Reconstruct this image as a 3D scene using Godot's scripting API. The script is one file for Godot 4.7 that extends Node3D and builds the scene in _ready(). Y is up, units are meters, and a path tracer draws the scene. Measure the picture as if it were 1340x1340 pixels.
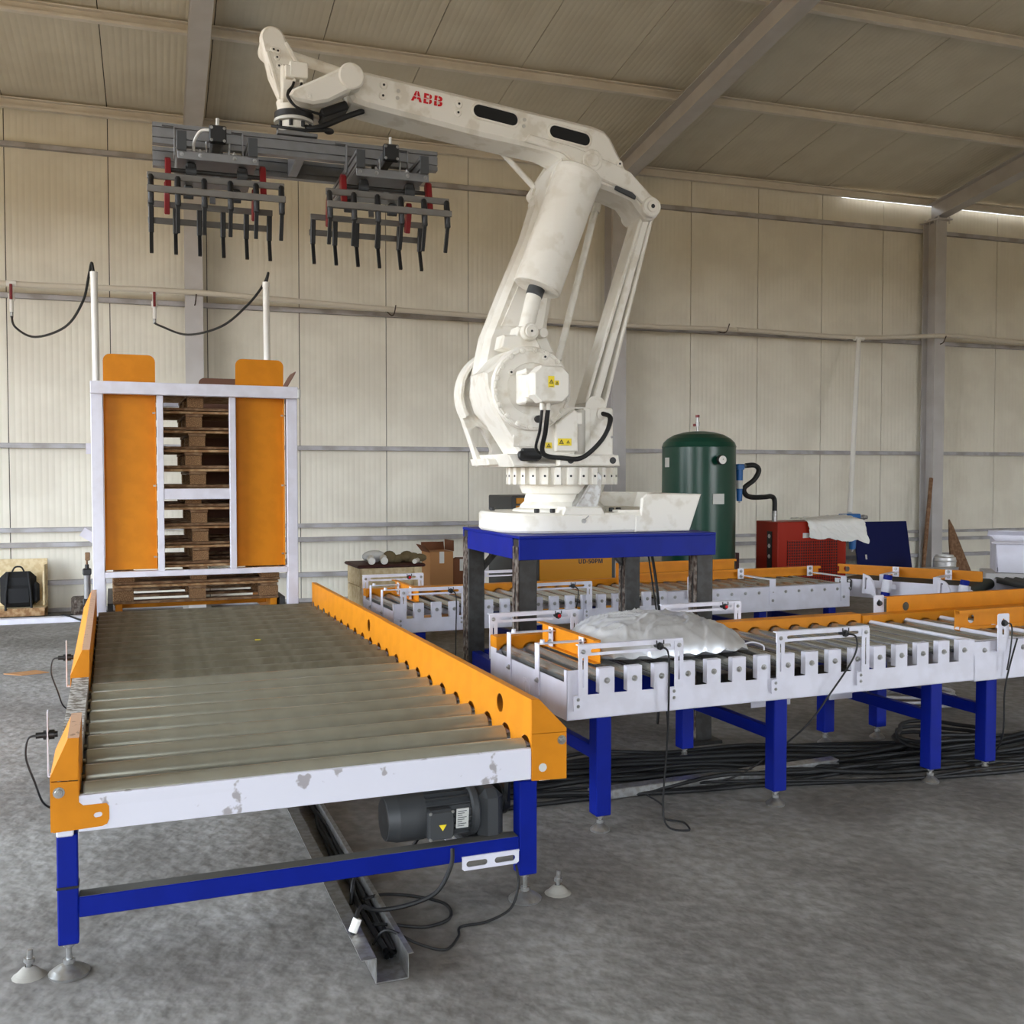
extends Node3D

# ---------------------------------------------------------------- shape builder
class MB:
	var st := SurfaceTool.new()
	func _init() -> void:
		st.begin(Mesh.PRIMITIVE_TRIANGLES)
	func v(p: Vector3, n: Vector3) -> void:
		st.set_normal(n)
		st.add_vertex(p)
	func tri(a: Vector3, b: Vector3, c: Vector3, na: Vector3, nb: Vector3, nc: Vector3) -> void:
		if (b - a).cross(c - a).dot(na + nb + nc) > 0.0:
			v(a, na); v(c, nc); v(b, nb)
		else:
			v(a, na); v(b, nb); v(c, nc)
	func flat(a: Vector3, b: Vector3, c: Vector3, out: Vector3) -> void:
		var n := (b - a).cross(c - a).normalized()
		if n.dot(out) < 0.0:
			n = -n
		tri(a, b, c, n, n, n)
	func quad(a: Vector3, b: Vector3, c: Vector3, d: Vector3, out: Vector3) -> void:
		flat(a, b, c, out); flat(a, c, d, out)
	# a box, its edges chamfered by ch
	func box(c: Vector3, s: Vector3, b := Basis(), ch := 0.0) -> MB:
		var h := s / 2.0
		if ch <= 0.0:
			for ax in 3:
				for sg in [-1.0, 1.0]:
					var n := Vector3.ZERO; n[ax] = sg
					var u := Vector3.ZERO; u[(ax + 1) % 3] = h[(ax + 1) % 3]
					var w := Vector3.ZERO; w[(ax + 2) % 3] = h[(ax + 2) % 3]
					var o: Vector3 = n * h[ax]
					quad(c + b * (o - u - w), c + b * (o + u - w), c + b * (o + u + w), c + b * (o - u + w), b * n)
			return self
		ch = min(ch, min(h.x, min(h.y, h.z)) * 0.9)
		var i := h - Vector3.ONE * ch
		for ax in 3:
			var a1 := (ax + 1) % 3
			var a2 := (ax + 2) % 3
			for sg in [-1.0, 1.0]:
				var n := Vector3.ZERO; n[ax] = sg
				var q := []
				for k in [[-1, -1], [1, -1], [1, 1], [-1, 1]]:
					var p := Vector3.ZERO
					p[ax] = sg * h[ax]; p[a1] = k[0] * i[a1]; p[a2] = k[1] * i[a2]
					q.append(c + b * p)
				quad(q[0], q[1], q[2], q[3], b * n)
				for sg2 in [-1.0, 1.0]:
					var p0 := Vector3.ZERO; p0[ax] = sg * h[ax]; p0[a1] = sg2 * i[a1]; p0[a2] = -i[a2]
					var p1 := p0; p1[a2] = i[a2]
					var p2 := p1; p2[ax] = sg * i[ax]; p2[a1] = sg2 * h[a1]
					var p3 := p2; p3[a2] = -i[a2]
					var m := Vector3.ZERO; m[ax] = sg; m[a1] = sg2
					quad(c + b * p0, c + b * p1, c + b * p2, c + b * p3, b * m)
		for sx in [-1.0, 1.0]:
			for sy in [-1.0, 1.0]:
				for sz in [-1.0, 1.0]:
					flat(c + b * Vector3(sx * h.x, sy * i.y, sz * i.z), c + b * Vector3(sx * i.x, sy * h.y, sz * i.z), c + b * Vector3(sx * i.x, sy * i.y, sz * h.z), b * Vector3(sx, sy, sz))
		return self
	# a bar of w x h between two points
	func bar(a: Vector3, b: Vector3, w: float, h: float, up := Vector3.UP, ch := 0.0) -> MB:
		var z := (b - a).normalized()
		var x := up.cross(z)
		if x.length() < 0.001:
			x = Vector3.RIGHT.cross(z)
		x = x.normalized()
		return box((a + b) / 2.0, Vector3(w, h, a.distance_to(b)), Basis(x, z.cross(x), z), ch)
	func area(p: PackedVector2Array) -> float:
		var s := 0.0
		for k in p.size():
			s += p[k].cross(p[(k + 1) % p.size()])
		return s
	func wall(p: PackedVector2Array, z0: float, z1: float, q: PackedVector2Array, xf: Transform3D, dz: float) -> void:
		var n := p.size()
		var en := []
		for k in n:
			var d := (p[(k + 1) % n] - p[k]).normalized()
			en.append(Vector2(d.y, -d.x))
		for k in n:
			var a: Vector2 = en[k]
			var prev: Vector2 = en[(k + n - 1) % n]
			var next: Vector2 = en[(k + 1) % n]
			var n0 := (a + prev).normalized() if a.dot(prev) > 0.8 else a
			var n1 := (a + next).normalized() if a.dot(next) > 0.8 else a
			var j := (k + 1) % n
			var na := (xf.basis * Vector3(n0.x, n0.y, dz)).normalized()
			var nb := (xf.basis * Vector3(n1.x, n1.y, dz)).normalized()
			var A := xf * Vector3(p[k].x, p[k].y, z0)
			var B := xf * Vector3(p[j].x, p[j].y, z0)
			var C := xf * Vector3(q[j].x, q[j].y, z1)
			var D := xf * Vector3(q[k].x, q[k].y, z1)
			tri(A, B, C, na, nb, nb); tri(A, C, D, na, nb, na)
	# an outline in x, y extruded along z, centred; ch rounds off the rims; holes go right through
	func prism(poly: PackedVector2Array, d: float, xf := Transform3D(), ch := 0.0, holes := []) -> MB:
		var p := poly.duplicate()
		if area(p) < 0.0:
			p.reverse()
		var capp := p
		if ch > 0.0:
			capp = PackedVector2Array()
			for k in p.size():
				var d0 := (p[k] - p[(k + p.size() - 1) % p.size()]).normalized()
				var d1 := (p[(k + 1) % p.size()] - p[k]).normalized()
				var n0 := Vector2(-d0.y, d0.x)
				var n1 := Vector2(-d1.y, d1.x)
				var m := n0 + n1
				capp.append(p[k] + m / max(0.4, 1.0 + n0.dot(n1)) * ch)
			wall(p, -d / 2 + ch, d / 2 - ch, p, xf, 0.0)
			wall(p, d / 2 - ch, d / 2, capp, xf, 0.8)
			wall(p, -d / 2 + ch, -d / 2, capp, xf, -0.8)
		else:
			wall(p, -d / 2, d / 2, p, xf, 0.0)
		var parts: Array = [capp]
		if holes.size():
			var hs := []
			var cuts := [-1e3]
			for hole in holes:
				var hp: PackedVector2Array = hole.duplicate()
				if area(hp) > 0.0:
					hp.reverse()
				wall(hp, -d / 2, d / 2, hp, xf, 0.0)
				var c := 0.0
				for q in hp:
					c += q.x / hp.size()
				cuts.append(c)
				hp.reverse()
				hs.append(hp)
			cuts.sort()
			cuts.append(1e3)
			parts = []
			for k in cuts.size() - 1:
				var strip := PackedVector2Array([Vector2(cuts[k], -1e3), Vector2(cuts[k + 1], -1e3), Vector2(cuts[k + 1], 1e3), Vector2(cuts[k], 1e3)])
				var got: Array = Geometry2D.intersect_polygons(capp, strip)
				for hp in hs:
					var nextp := []
					for g in got:
						nextp.append_array(Geometry2D.clip_polygons(g, hp))
					got = nextp
				parts.append_array(got)
		for g in parts:
			var t := Geometry2D.triangulate_polygon(g)
			for k in range(0, t.size(), 3):
				for sg in [-0.5, 0.5]:
					var nn := xf.basis * Vector3(0, 0, sg)
					flat(xf * Vector3(g[t[k]].x, g[t[k]].y, sg * d), xf * Vector3(g[t[k + 1]].x, g[t[k + 1]].y, sg * d), xf * Vector3(g[t[k + 2]].x, g[t[k + 2]].y, sg * d), nn)
		return self
	# (radius, height) pairs turned about y
	func lathe(prof: Array, xf := Transform3D(), seg := 24) -> MB:
		for k in prof.size() - 1:
			var a: Vector2 = prof[k]
			var b: Vector2 = prof[k + 1]
			var dd := (b - a).normalized()
			if (b - a).length() < 1e-6:
				continue
			var n2 := Vector2(dd.y, -dd.x)
			for s in seg:
				var t0 := TAU * s / seg
				var t1 := TAU * (s + 1) / seg
				var r0 := Vector3(cos(t0), 0, sin(t0))
				var r1 := Vector3(cos(t1), 0, sin(t1))
				var na := xf.basis * (r0 * n2.x + Vector3.UP * n2.y)
				var nb := xf.basis * (r1 * n2.x + Vector3.UP * n2.y)
				var A := xf * (r0 * a.x + Vector3.UP * a.y)
				var B := xf * (r1 * a.x + Vector3.UP * a.y)
				var C := xf * (r1 * b.x + Vector3.UP * b.y)
				var D := xf * (r0 * b.x + Vector3.UP * b.y)
				if a.x > 1e-5:
					tri(A, B, C, na, nb, nb)
				if b.x > 1e-5:
					tri(A, C, D, na, nb, na)
		return self
	func along(a: Vector3, b: Vector3) -> Transform3D:
		var y := (b - a).normalized()
		var x := y.cross(Vector3.FORWARD if absf(y.z) < 0.9 else Vector3.RIGHT).normalized()
		return Transform3D(Basis(x, y, x.cross(y)), a)
	func cyl(a: Vector3, b: Vector3, r: float, seg := 16, r2 := -1.0, ch := 0.0) -> MB:
		var l := a.distance_to(b)
		var e := r if r2 < 0.0 else r2
		if ch > 0.0:
			return lathe([Vector2(0, 0), Vector2(r - ch, 0), Vector2(r, ch), Vector2(e, l - ch), Vector2(e - ch, l), Vector2(0, l)], along(a, b), seg)
		return lathe([Vector2(0, 0), Vector2(r, 0), Vector2(e, l), Vector2(0, l)], along(a, b), seg)
	func tube(pts: PackedVector3Array, r: float, seg := 8) -> MB:
		var n := pts.size()
		var rings := []
		var x := Vector3.ZERO
		for k in n:
			var t := (pts[min(k + 1, n - 1)] - pts[max(k - 1, 0)]).normalized()
			if k == 0:
				x = t.cross(Vector3.UP if absf(t.y) < 0.9 else Vector3.RIGHT).normalized()
			x = (x - t * x.dot(t)).normalized()
			rings.append([pts[k], x, t.cross(x)])
		for k in n - 1:
			for s in seg:
				var nn := []
				var pp := []
				for c in [[k, s], [k, s + 1], [k + 1, s + 1], [k + 1, s]]:
					var ring: Array = rings[c[0]]
					var an: float = TAU * c[1] / seg
					var o: Vector3 = ring[1] * cos(an) + ring[2] * sin(an)
					nn.append(o)
					pp.append(ring[0] + o * r)
				tri(pp[0], pp[1], pp[2], nn[0], nn[1], nn[2])
				tri(pp[0], pp[2], pp[3], nn[0], nn[2], nn[3])
		return self
	func ball(c: Vector3, s: Vector3, seg := 14) -> MB:
		var rows := int(seg / 2.0)
		for i in rows:
			for j in seg:
				var q := []
				for k in [[i, j], [i, j + 1], [i + 1, j + 1], [i + 1, j]]:
					var th: float = PI * k[0] / rows
					var ph: float = TAU * k[1] / seg
					q.append(Vector3(sin(th) * cos(ph), cos(th), sin(th) * sin(ph)))
				var nm := []
				for o in q:
					nm.append((o / s).normalized())
				tri(c + q[0] * s, c + q[1] * s, c + q[2] * s, nm[0], nm[1], nm[2])
				tri(c + q[0] * s, c + q[2] * s, c + q[3] * s, nm[0], nm[2], nm[3])
		return self
	func done() -> ArrayMesh:
		return st.commit()

func smooth_path(pts: Array, sub := 8) -> PackedVector3Array:
	var o := PackedVector3Array()
	var n := pts.size()
	for k in n - 1:
		for s in sub:
			var a: Vector3 = pts[k]
			o.append(a.cubic_interpolate(pts[k + 1], pts[max(k - 1, 0)], pts[min(k + 2, n - 1)], float(s) / sub))
	o.append(pts[n - 1])
	return o

func xy(a: Array) -> PackedVector2Array:
	var o := PackedVector2Array()
	for k in range(0, a.size(), 2):
		o.append(Vector2(a[k], a[k + 1]))
	return o

func disc(c: Vector2, r: float, seg := 20, ry := -1.0) -> PackedVector2Array:
	var o := PackedVector2Array()
	for k in seg:
		o.append(c + Vector2(cos(TAU * k / seg) * r, sin(TAU * k / seg) * (r if ry < 0 else ry)))
	return o

func slot(a: Vector2, b: Vector2, r: float, seg := 8) -> PackedVector2Array:
	var o := PackedVector2Array()
	var an := (b - a).angle()
	for k in seg + 1:
		o.append(a + Vector2.from_angle(an + PI / 2 + PI * k / seg) * r)
	for k in seg + 1:
		o.append(b + Vector2.from_angle(an - PI / 2 + PI * k / seg) * r)
	return o

func rounded(x0: float, y0: float, x1: float, y1: float, r: float, seg := 5) -> PackedVector2Array:
	var o := PackedVector2Array()
	var cs := [Vector2(x1 - r, y1 - r), Vector2(x0 + r, y1 - r), Vector2(x0 + r, y0 + r), Vector2(x1 - r, y0 + r)]
	for c in 4:
		for k in seg + 1:
			o.append(cs[c] + Vector2.from_angle(PI / 2 * (c + float(k) / seg)) * r)
	return o

# ---------------------------------------------------------------- naming
var taken := {}
func numbered(called: String) -> String:
	var n: int = taken.get(called, 0)
	taken[called] = n + 1
	return called if n == 0 else "%s_%03d" % [called, n]

func tag(o: Node3D, label: String, category: String, group := "", kind := "") -> void:
	o.set_meta("label", label)
	if category:
		o.set_meta("category", category)
	if group:
		o.set_meta("group", group)
	if kind:
		o.set_meta("kind", kind)

func thing(called: String, label: String, category: String, at := Vector3.ZERO, turn := 0.0, group := "", kind := "") -> Node3D:
	var o := Node3D.new()
	o.name = numbered(called)
	add_child(o)
	o.position = at
	o.rotation_degrees.y = turn
	tag(o, label, category, group, kind)
	return o

func part(parent: Node, called: String, mb, mat: Material, at := Vector3.ZERO) -> MeshInstance3D:
	var m := MeshInstance3D.new()
	m.name = called
	m.mesh = mb.done() if mb is MB else mb
	m.material_override = mat
	m.position = at
	parent.add_child(m, true)
	return m

func solo(called: String, label: String, category: String, mb, mat: Material, at := Vector3.ZERO, turn := 0.0, group := "", kind := "") -> MeshInstance3D:
	var m := MeshInstance3D.new()
	m.name = numbered(called)
	m.mesh = mb.done() if mb is MB else mb
	m.material_override = mat
	add_child(m)
	m.position = at
	m.rotation_degrees.y = turn
	tag(m, label, category, group, kind)
	return m

# ---------------------------------------------------------------- materials
var M := {}
func noise_tex(seed_: int, freq: float, lo: Color, hi: Color, oct := 4, a := 0.3, b := 0.7, size := 512) -> NoiseTexture2D:
	var n := FastNoiseLite.new()
	n.seed = seed_
	n.noise_type = FastNoiseLite.TYPE_SIMPLEX_SMOOTH
	n.frequency = freq
	n.fractal_octaves = oct
	var g := Gradient.new()
	g.offsets = PackedFloat32Array([a, b])
	g.colors = PackedColorArray([lo, hi])
	var t := NoiseTexture2D.new()
	t.width = size; t.height = size
	t.seamless = true
	t.noise = n
	t.color_ramp = g
	return t

func mat(key: String, col: Color, rough := 0.5, metal := 0.0) -> StandardMaterial3D:
	var m := StandardMaterial3D.new()
	m.resource_name = key
	m.albedo_color = col
	m.roughness = rough
	m.metallic = metal
	M[key] = m
	return m

func worn(m: StandardMaterial3D, tex: Texture2D, scale: float, world := true) -> StandardMaterial3D:
	m.albedo_texture = tex
	m.uv1_triplanar = true
	m.uv1_world_triplanar = world
	m.uv1_scale = Vector3.ONE * scale
	return m

func rgb(r: int, g: int, b: int) -> Color:
	return Color8(r, g, b)

func materials() -> void:
	var w := Color.WHITE
	var faint := noise_tex(3, 0.006, rgb(246, 245, 244), w, 5)
	var blot := noise_tex(9, 0.012, rgb(190, 184, 178), w, 5, 0.19, 0.25)
	var dusty := noise_tex(17, 0.008, rgb(222, 218, 210), w, 6)
	worn(mat("panel", rgb(235, 230, 215), 0.5), faint, 0.35)
	worn(mat("roof", rgb(216, 210, 194), 0.6), faint, 0.35)
	mat("gap", rgb(60, 58, 54), 0.9)
	worn(mat("girt", rgb(184, 182, 186), 0.5, 0.1), dusty, 0.6)
	worn(mat("column", rgb(196, 193, 192), 0.55), faint, 0.6)
	worn(mat("purlin", rgb(226, 220, 210), 0.5, 0.1), faint, 0.8)
	var conc := mat("concrete", rgb(148, 145, 141), 0.92)
	worn(conc, noise_tex(5, 0.0045, rgb(206, 203, 200), w, 7, 0.2, 0.75, 1024), 0.19)
	conc.normal_enabled = true
	var gr := FastNoiseLite.new()
	gr.seed = 12; gr.frequency = 0.05; gr.fractal_octaves = 5
	var nt := NoiseTexture2D.new()
	nt.width = 1024; nt.height = 1024; nt.seamless = true; nt.noise = gr; nt.as_normal_map = true; nt.bump_strength = 4.0
	conc.normal_texture = nt
	conc.normal_scale = 0.35
	conc.detail_enabled = true
	conc.detail_blend_mode = BaseMaterial3D.BLEND_MODE_MUL
	conc.detail_albedo = noise_tex(23, 0.06, rgb(226, 225, 223), w, 4, 0.3, 0.7, 1024)
	worn(mat("white", rgb(222, 221, 232), 0.38), faint, 1.5)
	worn(mat("white_dirty", rgb(220, 219, 229), 0.45), blot, 1.1)
	worn(mat("orange", rgb(212, 133, 26), 0.45), faint, 1.7)
	worn(mat("orange_worn", rgb(205, 165, 135), 0.6), blot, 3.0)
	worn(mat("blue", rgb(5, 28, 132), 0.45), faint, 1.3)
	worn(mat("roller_dusty", rgb(166, 163, 146), 0.27, 0.5), faint, 2.2)
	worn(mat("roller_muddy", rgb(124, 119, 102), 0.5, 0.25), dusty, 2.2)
	worn(mat("roller", rgb(178, 177, 170), 0.26, 0.75), faint, 2.6)
	worn(mat("zinc", rgb(178, 178, 178), 0.35, 0.8), dusty, 5.0)
	worn(mat("alu", rgb(132, 132, 133), 0.42, 0.5), faint, 3.0)
	worn(mat("dark_steel", rgb(64, 63, 62), 0.5, 0.5), dusty, 3.0)
	worn(mat("rusty", rgb(120, 112, 104), 0.75, 0.2), noise_tex(31, 0.02, rgb(110, 84, 70), w, 5), 1.6)
	worn(mat("robot", rgb(234, 230, 220), 0.36), noise_tex(41, 0.007, rgb(238, 235, 229), w, 5, 0.18, 0.4), 1.4)
	mat("robot_groove", rgb(190, 186, 176), 0.5)
	mat("black", rgb(22, 22, 23), 0.45)
	mat("rubber", rgb(20, 20, 21), 0.6)
	mat("dark", rgb(14, 14, 15), 0.8)
	worn(mat("rake", rgb(112, 108, 102), 0.5, 0.3), faint, 3.0)
	mat("charcoal", rgb(58, 60, 62), 0.5)
	mat("red", rgb(122, 16, 22), 0.4)
	mat("logo_red", rgb(206, 24, 34), 0.4)
	mat("lens_red", rgb(190, 20, 30), 0.2)
	mat("sticker", rgb(240, 214, 40), 0.5)
	mat("plate", rgb(205, 205, 200), 0.4)
	worn(mat("wood", rgb(178, 146, 108), 0.8), noise_tex(51, 0.012, rgb(200, 180, 160), w, 5), 2.0)
	worn(mat("wood_dark", rgb(136, 108, 80), 0.85), noise_tex(53, 0.012, rgb(196, 176, 156), w, 5), 2.0)
	worn(mat("block", rgb(160, 128, 92), 0.9), noise_tex(55, 0.08, rgb(150, 126, 104), w, 4), 3.0)
	worn(mat("crate_wood", rgb(226, 208, 170), 0.8), noise_tex(57, 0.012, rgb(236, 228, 214), w, 5), 2.0)
	mat("cardboard", rgb(170, 122, 76), 0.85)
	mat("cardboard_dark", rgb(110, 66, 38), 0.85)
	mat("tank", rgb(12, 64, 50), 0.28)
	worn(mat("pail", rgb(214, 214, 214), 0.4, 0.5), faint, 3.0)
	mat("dryer_red", rgb(154, 40, 24), 0.4)
	mat("dryer_dark", rgb(58, 12, 9), 0.6)
	mat("sheet", rgb(236, 234, 228), 0.5)
	mat("filter_blue", rgb(30, 100, 170), 0.4)
	mat("navy", rgb(8, 18, 74), 0.45)
	mat("pvc", rgb(236, 234, 228), 0.35)
	mat("pipe", rgb(214, 206, 190), 0.45)
	mat("belt", rgb(26, 34, 30), 0.6)
	mat("cabinet_yellow", rgb(214, 146, 40), 0.45)
	worn(mat("grimy", rgb(186, 182, 176), 0.7), noise_tex(71, 0.02, rgb(150, 142, 132), w, 5, 0.35, 0.6), 2.0)
	mat("bag", rgb(228, 230, 234), 0.36, 0.6)
	mat("backpack", rgb(24, 25, 28), 0.75)
	mat("brown_cloth", rgb(112, 98, 70), 0.9)
	mat("film", rgb(220, 222, 222), 0.2)
	worn(mat("plank", rgb(140, 108, 82), 0.85), noise_tex(61, 0.015, rgb(205, 190, 175), w, 5), 2.0)
	mat("mortar", rgb(150, 146, 138), 0.95)
	mat("dust", rgb(84, 82, 78), 0.95)
	mat("guide_dusty_shaded", rgb(104, 70, 54), 0.7)  # dusty brown, with the rear panel's shade put into the same colour
	for k in ["blue", "orange", "white", "white_dirty", "robot", "cabinet_yellow", "navy", "dryer_red"]:
		(M[k] as StandardMaterial3D).metallic_specular = 0.3

# ---------------------------------------------------------------- the hall
const ROOF_Z := -13.15
const ROOF_Y := 5.86
const SLOPE := 0.15
func roof_y(z: float) -> float:
	return ROOF_Y + SLOPE * (z - ROOF_Z)

func ribbed(width: float, length: float, xf: Transform3D) -> ArrayMesh:
	var b := MB.new()
	var o := PackedVector2Array()
	var h := width / 2.0 - 0.005
	o.append(Vector2(-h, -0.02)); o.append(Vector2(h, -0.02)); o.append(Vector2(h, 0))
	var n := 16
	for k in n - 1:
		var c := h - (k + 1) * 2.0 * h / n
		o.append(Vector2(c + 0.010, 0)); o.append(Vector2(c + 0.004, -0.0014)); o.append(Vector2(c - 0.004, -0.0014)); o.append(Vector2(c - 0.010, 0))
	o.append(Vector2(-h, 0))
	return b.prism(o, length, xf).done()

func hall() -> void:
	solo("floor", "dusty grey concrete workshop floor", "floor", MB.new().box(Vector3(5, -0.15, -4.5), Vector3(22.4, 0.3, 17.7)), M.concrete, Vector3.ZERO, 0.0, "", "structure")
	# back wall: a core, ribbed panels, then the girts
	var wb := thing("wall_back", "long back wall of ribbed off-white sandwich panels", "wall", Vector3.ZERO, 0.0, "", "structure")
	part(wb, "wall_core", MB.new().box(Vector3(1.82, 2.93, -13.17), Vector3(16.04, 5.86, 0.1)), M.gap)
	part(wb, "wall_core", MB.new().box(Vector3(13.02, 2.88, -13.17), Vector3(6.36, 5.76, 0.1)), M.gap)
	var pm := ribbed(1.108, 5.84, Transform3D(Basis(Vector3.RIGHT, Vector3.BACK, Vector3.UP), Vector3(0, 2.92, 0)))
	var ps := ribbed(1.108, 5.79, Transform3D(Basis(Vector3.RIGHT, Vector3.BACK, Vector3.UP), Vector3(0, 2.895, 0)))
	for k in 20:
		var x := -5.47 + 1.108 * k
		part(wb, "wall_panel", ps if x > 9.8 else pm, M.panel, Vector3(x, 0, -13.1))
	for g in [[5.38, 0.06, -6.2, 16.2], [3.665, 0.06, -6.2, 16.2], [1.945, 0.055, -6.2, 16.2], [0.965, 0.05, -6.2, 5.9], [0.79, 0.055, -6.2, 5.9], [0.345, 0.055, -6.2, 16.2], [0.72, 0.04, 6.0, 16.2], [0.6, 0.05, 6.0, 16.2]]:
		var b := MB.new()
		b.box(Vector3((g[2] + g[3]) / 2, g[0], -13.065), Vector3(g[3] - g[2], g[1], 0.07), Basis(), 0.006)
		b.box(Vector3((g[2] + g[3]) / 2, g[0] - g[1] / 2 + 0.004, -13.035), Vector3(g[3] - g[2], 0.008, 0.02))
		part(wb, "girt", b, M.girt)
	part(wb, "base_channel", MB.new().box(Vector3(5, 0.02, -13.07), Vector3(22.4, 0.04, 0.06)), M.girt)
	# unseen walls, with doorways for daylight; the front wall's right opening is added for light
	var wl := thing("wall_left", "side wall with the wide open doorway on the left", "wall", Vector3.ZERO, 0.0, "", "structure")
	part(wl, "wall_panel", MB.new().box(Vector3(-6.1, 3.5, -11.45), Vector3(0.2, 7.0, 3.5)), M.panel)
	part(wl, "wall_panel", MB.new().box(Vector3(-6.1, 4.2, 1.5), Vector3(0.2, 9.2, 5.6)), M.panel)
	part(wl, "lintel", MB.new().box(Vector3(-6.1, 6.4, -5.5), Vector3(0.2, 3.2, 8.4)), M.panel)
	var wr := thing("wall_right", "plain side wall far to the right", "wall", Vector3.ZERO, 0.0, "", "structure")
	part(wr, "wall_panel", MB.new().box(Vector3(16.1, 4.3, -4.5), Vector3(0.2, 8.6, 17.7)), M.panel)
	var wf := thing("wall_front", "front wall with a doorway behind the viewer and a second opening added to light the right side", "wall", Vector3.ZERO, 0.0, "", "structure")
	part(wf, "wall_panel", MB.new().box(Vector3(-4.75, 4.3, 4.3), Vector3(2.5, 8.8, 0.2)), M.panel)
	part(wf, "wall_panel", MB.new().box(Vector3(3.75, 4.3, 4.3), Vector3(8.5, 8.8, 0.2)), M.panel)
	part(wf, "wall_panel", MB.new().box(Vector3(14.5, 4.3, 4.3), Vector3(3.2, 8.8, 0.2)), M.panel)
	part(wf, "lintel", MB.new().box(Vector3(5, 6.75, 4.3), Vector3(18, 4.0, 0.2)), M.panel)
	# roof
	var up := Vector3(0, SLOPE, 1).normalized()
	var nrm := Vector3(0, -1, SLOPE).normalized()
	var ce := thing("ceiling", "sloping roof of ribbed panels on galvanised purlins", "ceiling", Vector3.ZERO, 0.0, "", "structure")
	var mid := Vector3(5, roof_y(-4.4), -4.4)
	part(ce, "roof_core", MB.new().box(mid - nrm * 0.09, Vector3(22.4, 0.12, 17.75), Basis(Vector3.RIGHT, up.cross(Vector3.RIGHT), up)), M.gap)
	var rp := ribbed(1.108, 17.7, Transform3D(Basis(Vector3.RIGHT, nrm, up), Vector3(0, mid.y, -4.4) - nrm * 0.01))
	for k in 20:
		part(ce, "roof_panel", rp, M.roof, Vector3(-5.47 + 1.108 * k, 0, 0))
	for k in 9:
		var z := -12.98 + 1.95 * k
		var y := roof_y(z) - 0.07
		var b := MB.new()
		b.box(Vector3(5, y, z), Vector3(22.2, 0.12, 0.012))
		b.box(Vector3(5, y - 0.055, z + 0.028), Vector3(22.2, 0.012, 0.066))
		b.box(Vector3(5, y + 0.05, z + 0.028), Vector3(22.2, 0.012, 0.066))
		b.box(Vector3(5, y - 0.045, z + 0.058), Vector3(22.2, 0.024, 0.008))
		part(ce, "purlin", b, M.purlin)
	# steel frames
	var names := ["steel column behind the pallet magazine", "steel column behind the robot arm", "steel column beside the leaning plank"]
	var cols := [0.46, 5.98, 11.37]
	for k in 3:
		var x: float = cols[k]
		var c := thing("steel_column", "grey painted " + names[k], "column", Vector3(x, 0, -12.87), 0.0, "", "structure")
		var b := MB.new()
		b.box(Vector3(0, 2.74, 0.135), Vector3(0.2, 5.48, 0.012))
		b.box(Vector3(0, 2.74, -0.135), Vector3(0.2, 5.48, 0.012))
		b.box(Vector3(0, 2.74, 0), Vector3(0.009, 5.48, 0.26))
		part(c, "column_shaft", b, M.column)
		b = MB.new()
		b.box(Vector3(0, 5.49, 0.02), Vector3(0.26, 0.02, 0.42))
		for sx in [-0.1, 0.1]:
			for sz in [-0.1, 0.0, 0.1, 0.19]:
				b.cyl(Vector3(sx, 5.43, sz), Vector3(sx, 5.53, sz), 0.012, 6)
		part(c, "cap_plate", b, M.column)
		b = MB.new()
		b.box(Vector3(0, 0.01, 0), Vector3(0.32, 0.02, 0.38))
		part(c, "base_plate", b, M.column)
		var r := thing("roof_rafter", "tapered steel roof rafter above the " + names[k], "beam", Vector3(x, 0, 0), 0.0, "", "structure")
		b = MB.new()
		var z0 := -12.95
		var z1 := 4.1
		var lo := [5.5, roof_y(z1) - 0.48]
		var hi := [roof_y(z0) - 0.14, roof_y(z1) - 0.14]
		b.bar(Vector3(0, lo[0] + 0.006, z0), Vector3(0, lo[1] + 0.006, z1), 0.2, 0.012)
		b.bar(Vector3(0, hi[0], z0), Vector3(0, hi[1], z1), 0.2, 0.012)
		b.prism(xy([z0, lo[0], z1, lo[1], z1, hi[1], z0, hi[0]]), 0.008, Transform3D(Basis(Vector3.BACK, Vector3.UP, Vector3.RIGHT), Vector3.ZERO))
		part(r, "rafter_beam", b, M.column)
	# floor trunking along the wall
	solo("trim_1", "long white trunking strip lying on the floor by the back wall", "trunking", MB.new().box(Vector3(-2.6, 0.03, -12.13), Vector3(6.4, 0.06, 0.14), Basis(), 0.006), M.white, Vector3.ZERO, 0.0, "", "structure")

func daylight() -> void:
	var cam := Camera3D.new()
	cam.name = "camera"
	cam.fov = 53.13
	cam.position = Vector3(0, 1.6, 0)
	cam.rotation_degrees = Vector3(-2.052, -19.2, 0)
	cam.near = 0.05
	cam.far = 200.0
	add_child(cam)
	cam.current = true
	var env := Environment.new()
	env.background_mode = Environment.BG_SKY
	var sm := ProceduralSkyMaterial.new()
	sm.sky_top_color = Color(0.88, 0.94, 1.0)
	sm.sky_horizon_color = Color(0.97, 0.98, 1.0)
	sm.ground_horizon_color = Color(0.90, 0.78, 0.60)
	sm.ground_bottom_color = Color(0.90, 0.78, 0.60)
	sm.sky_energy_multiplier = 2.2
	sm.ground_energy_multiplier = 1.1
	var sky := Sky.new()
	sky.sky_material = sm
	env.sky = sky
	env.tonemap_mode = Environment.TONE_MAPPER_LINEAR
	env.tonemap_exposure = 2.05
	env.sdfgi_enabled = true
	env.ssao_enabled = true
	env.ssil_enabled = true
	var we := WorldEnvironment.new()
	we.name = "daylight"
	we.environment = env
	add_child(we)

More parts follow.
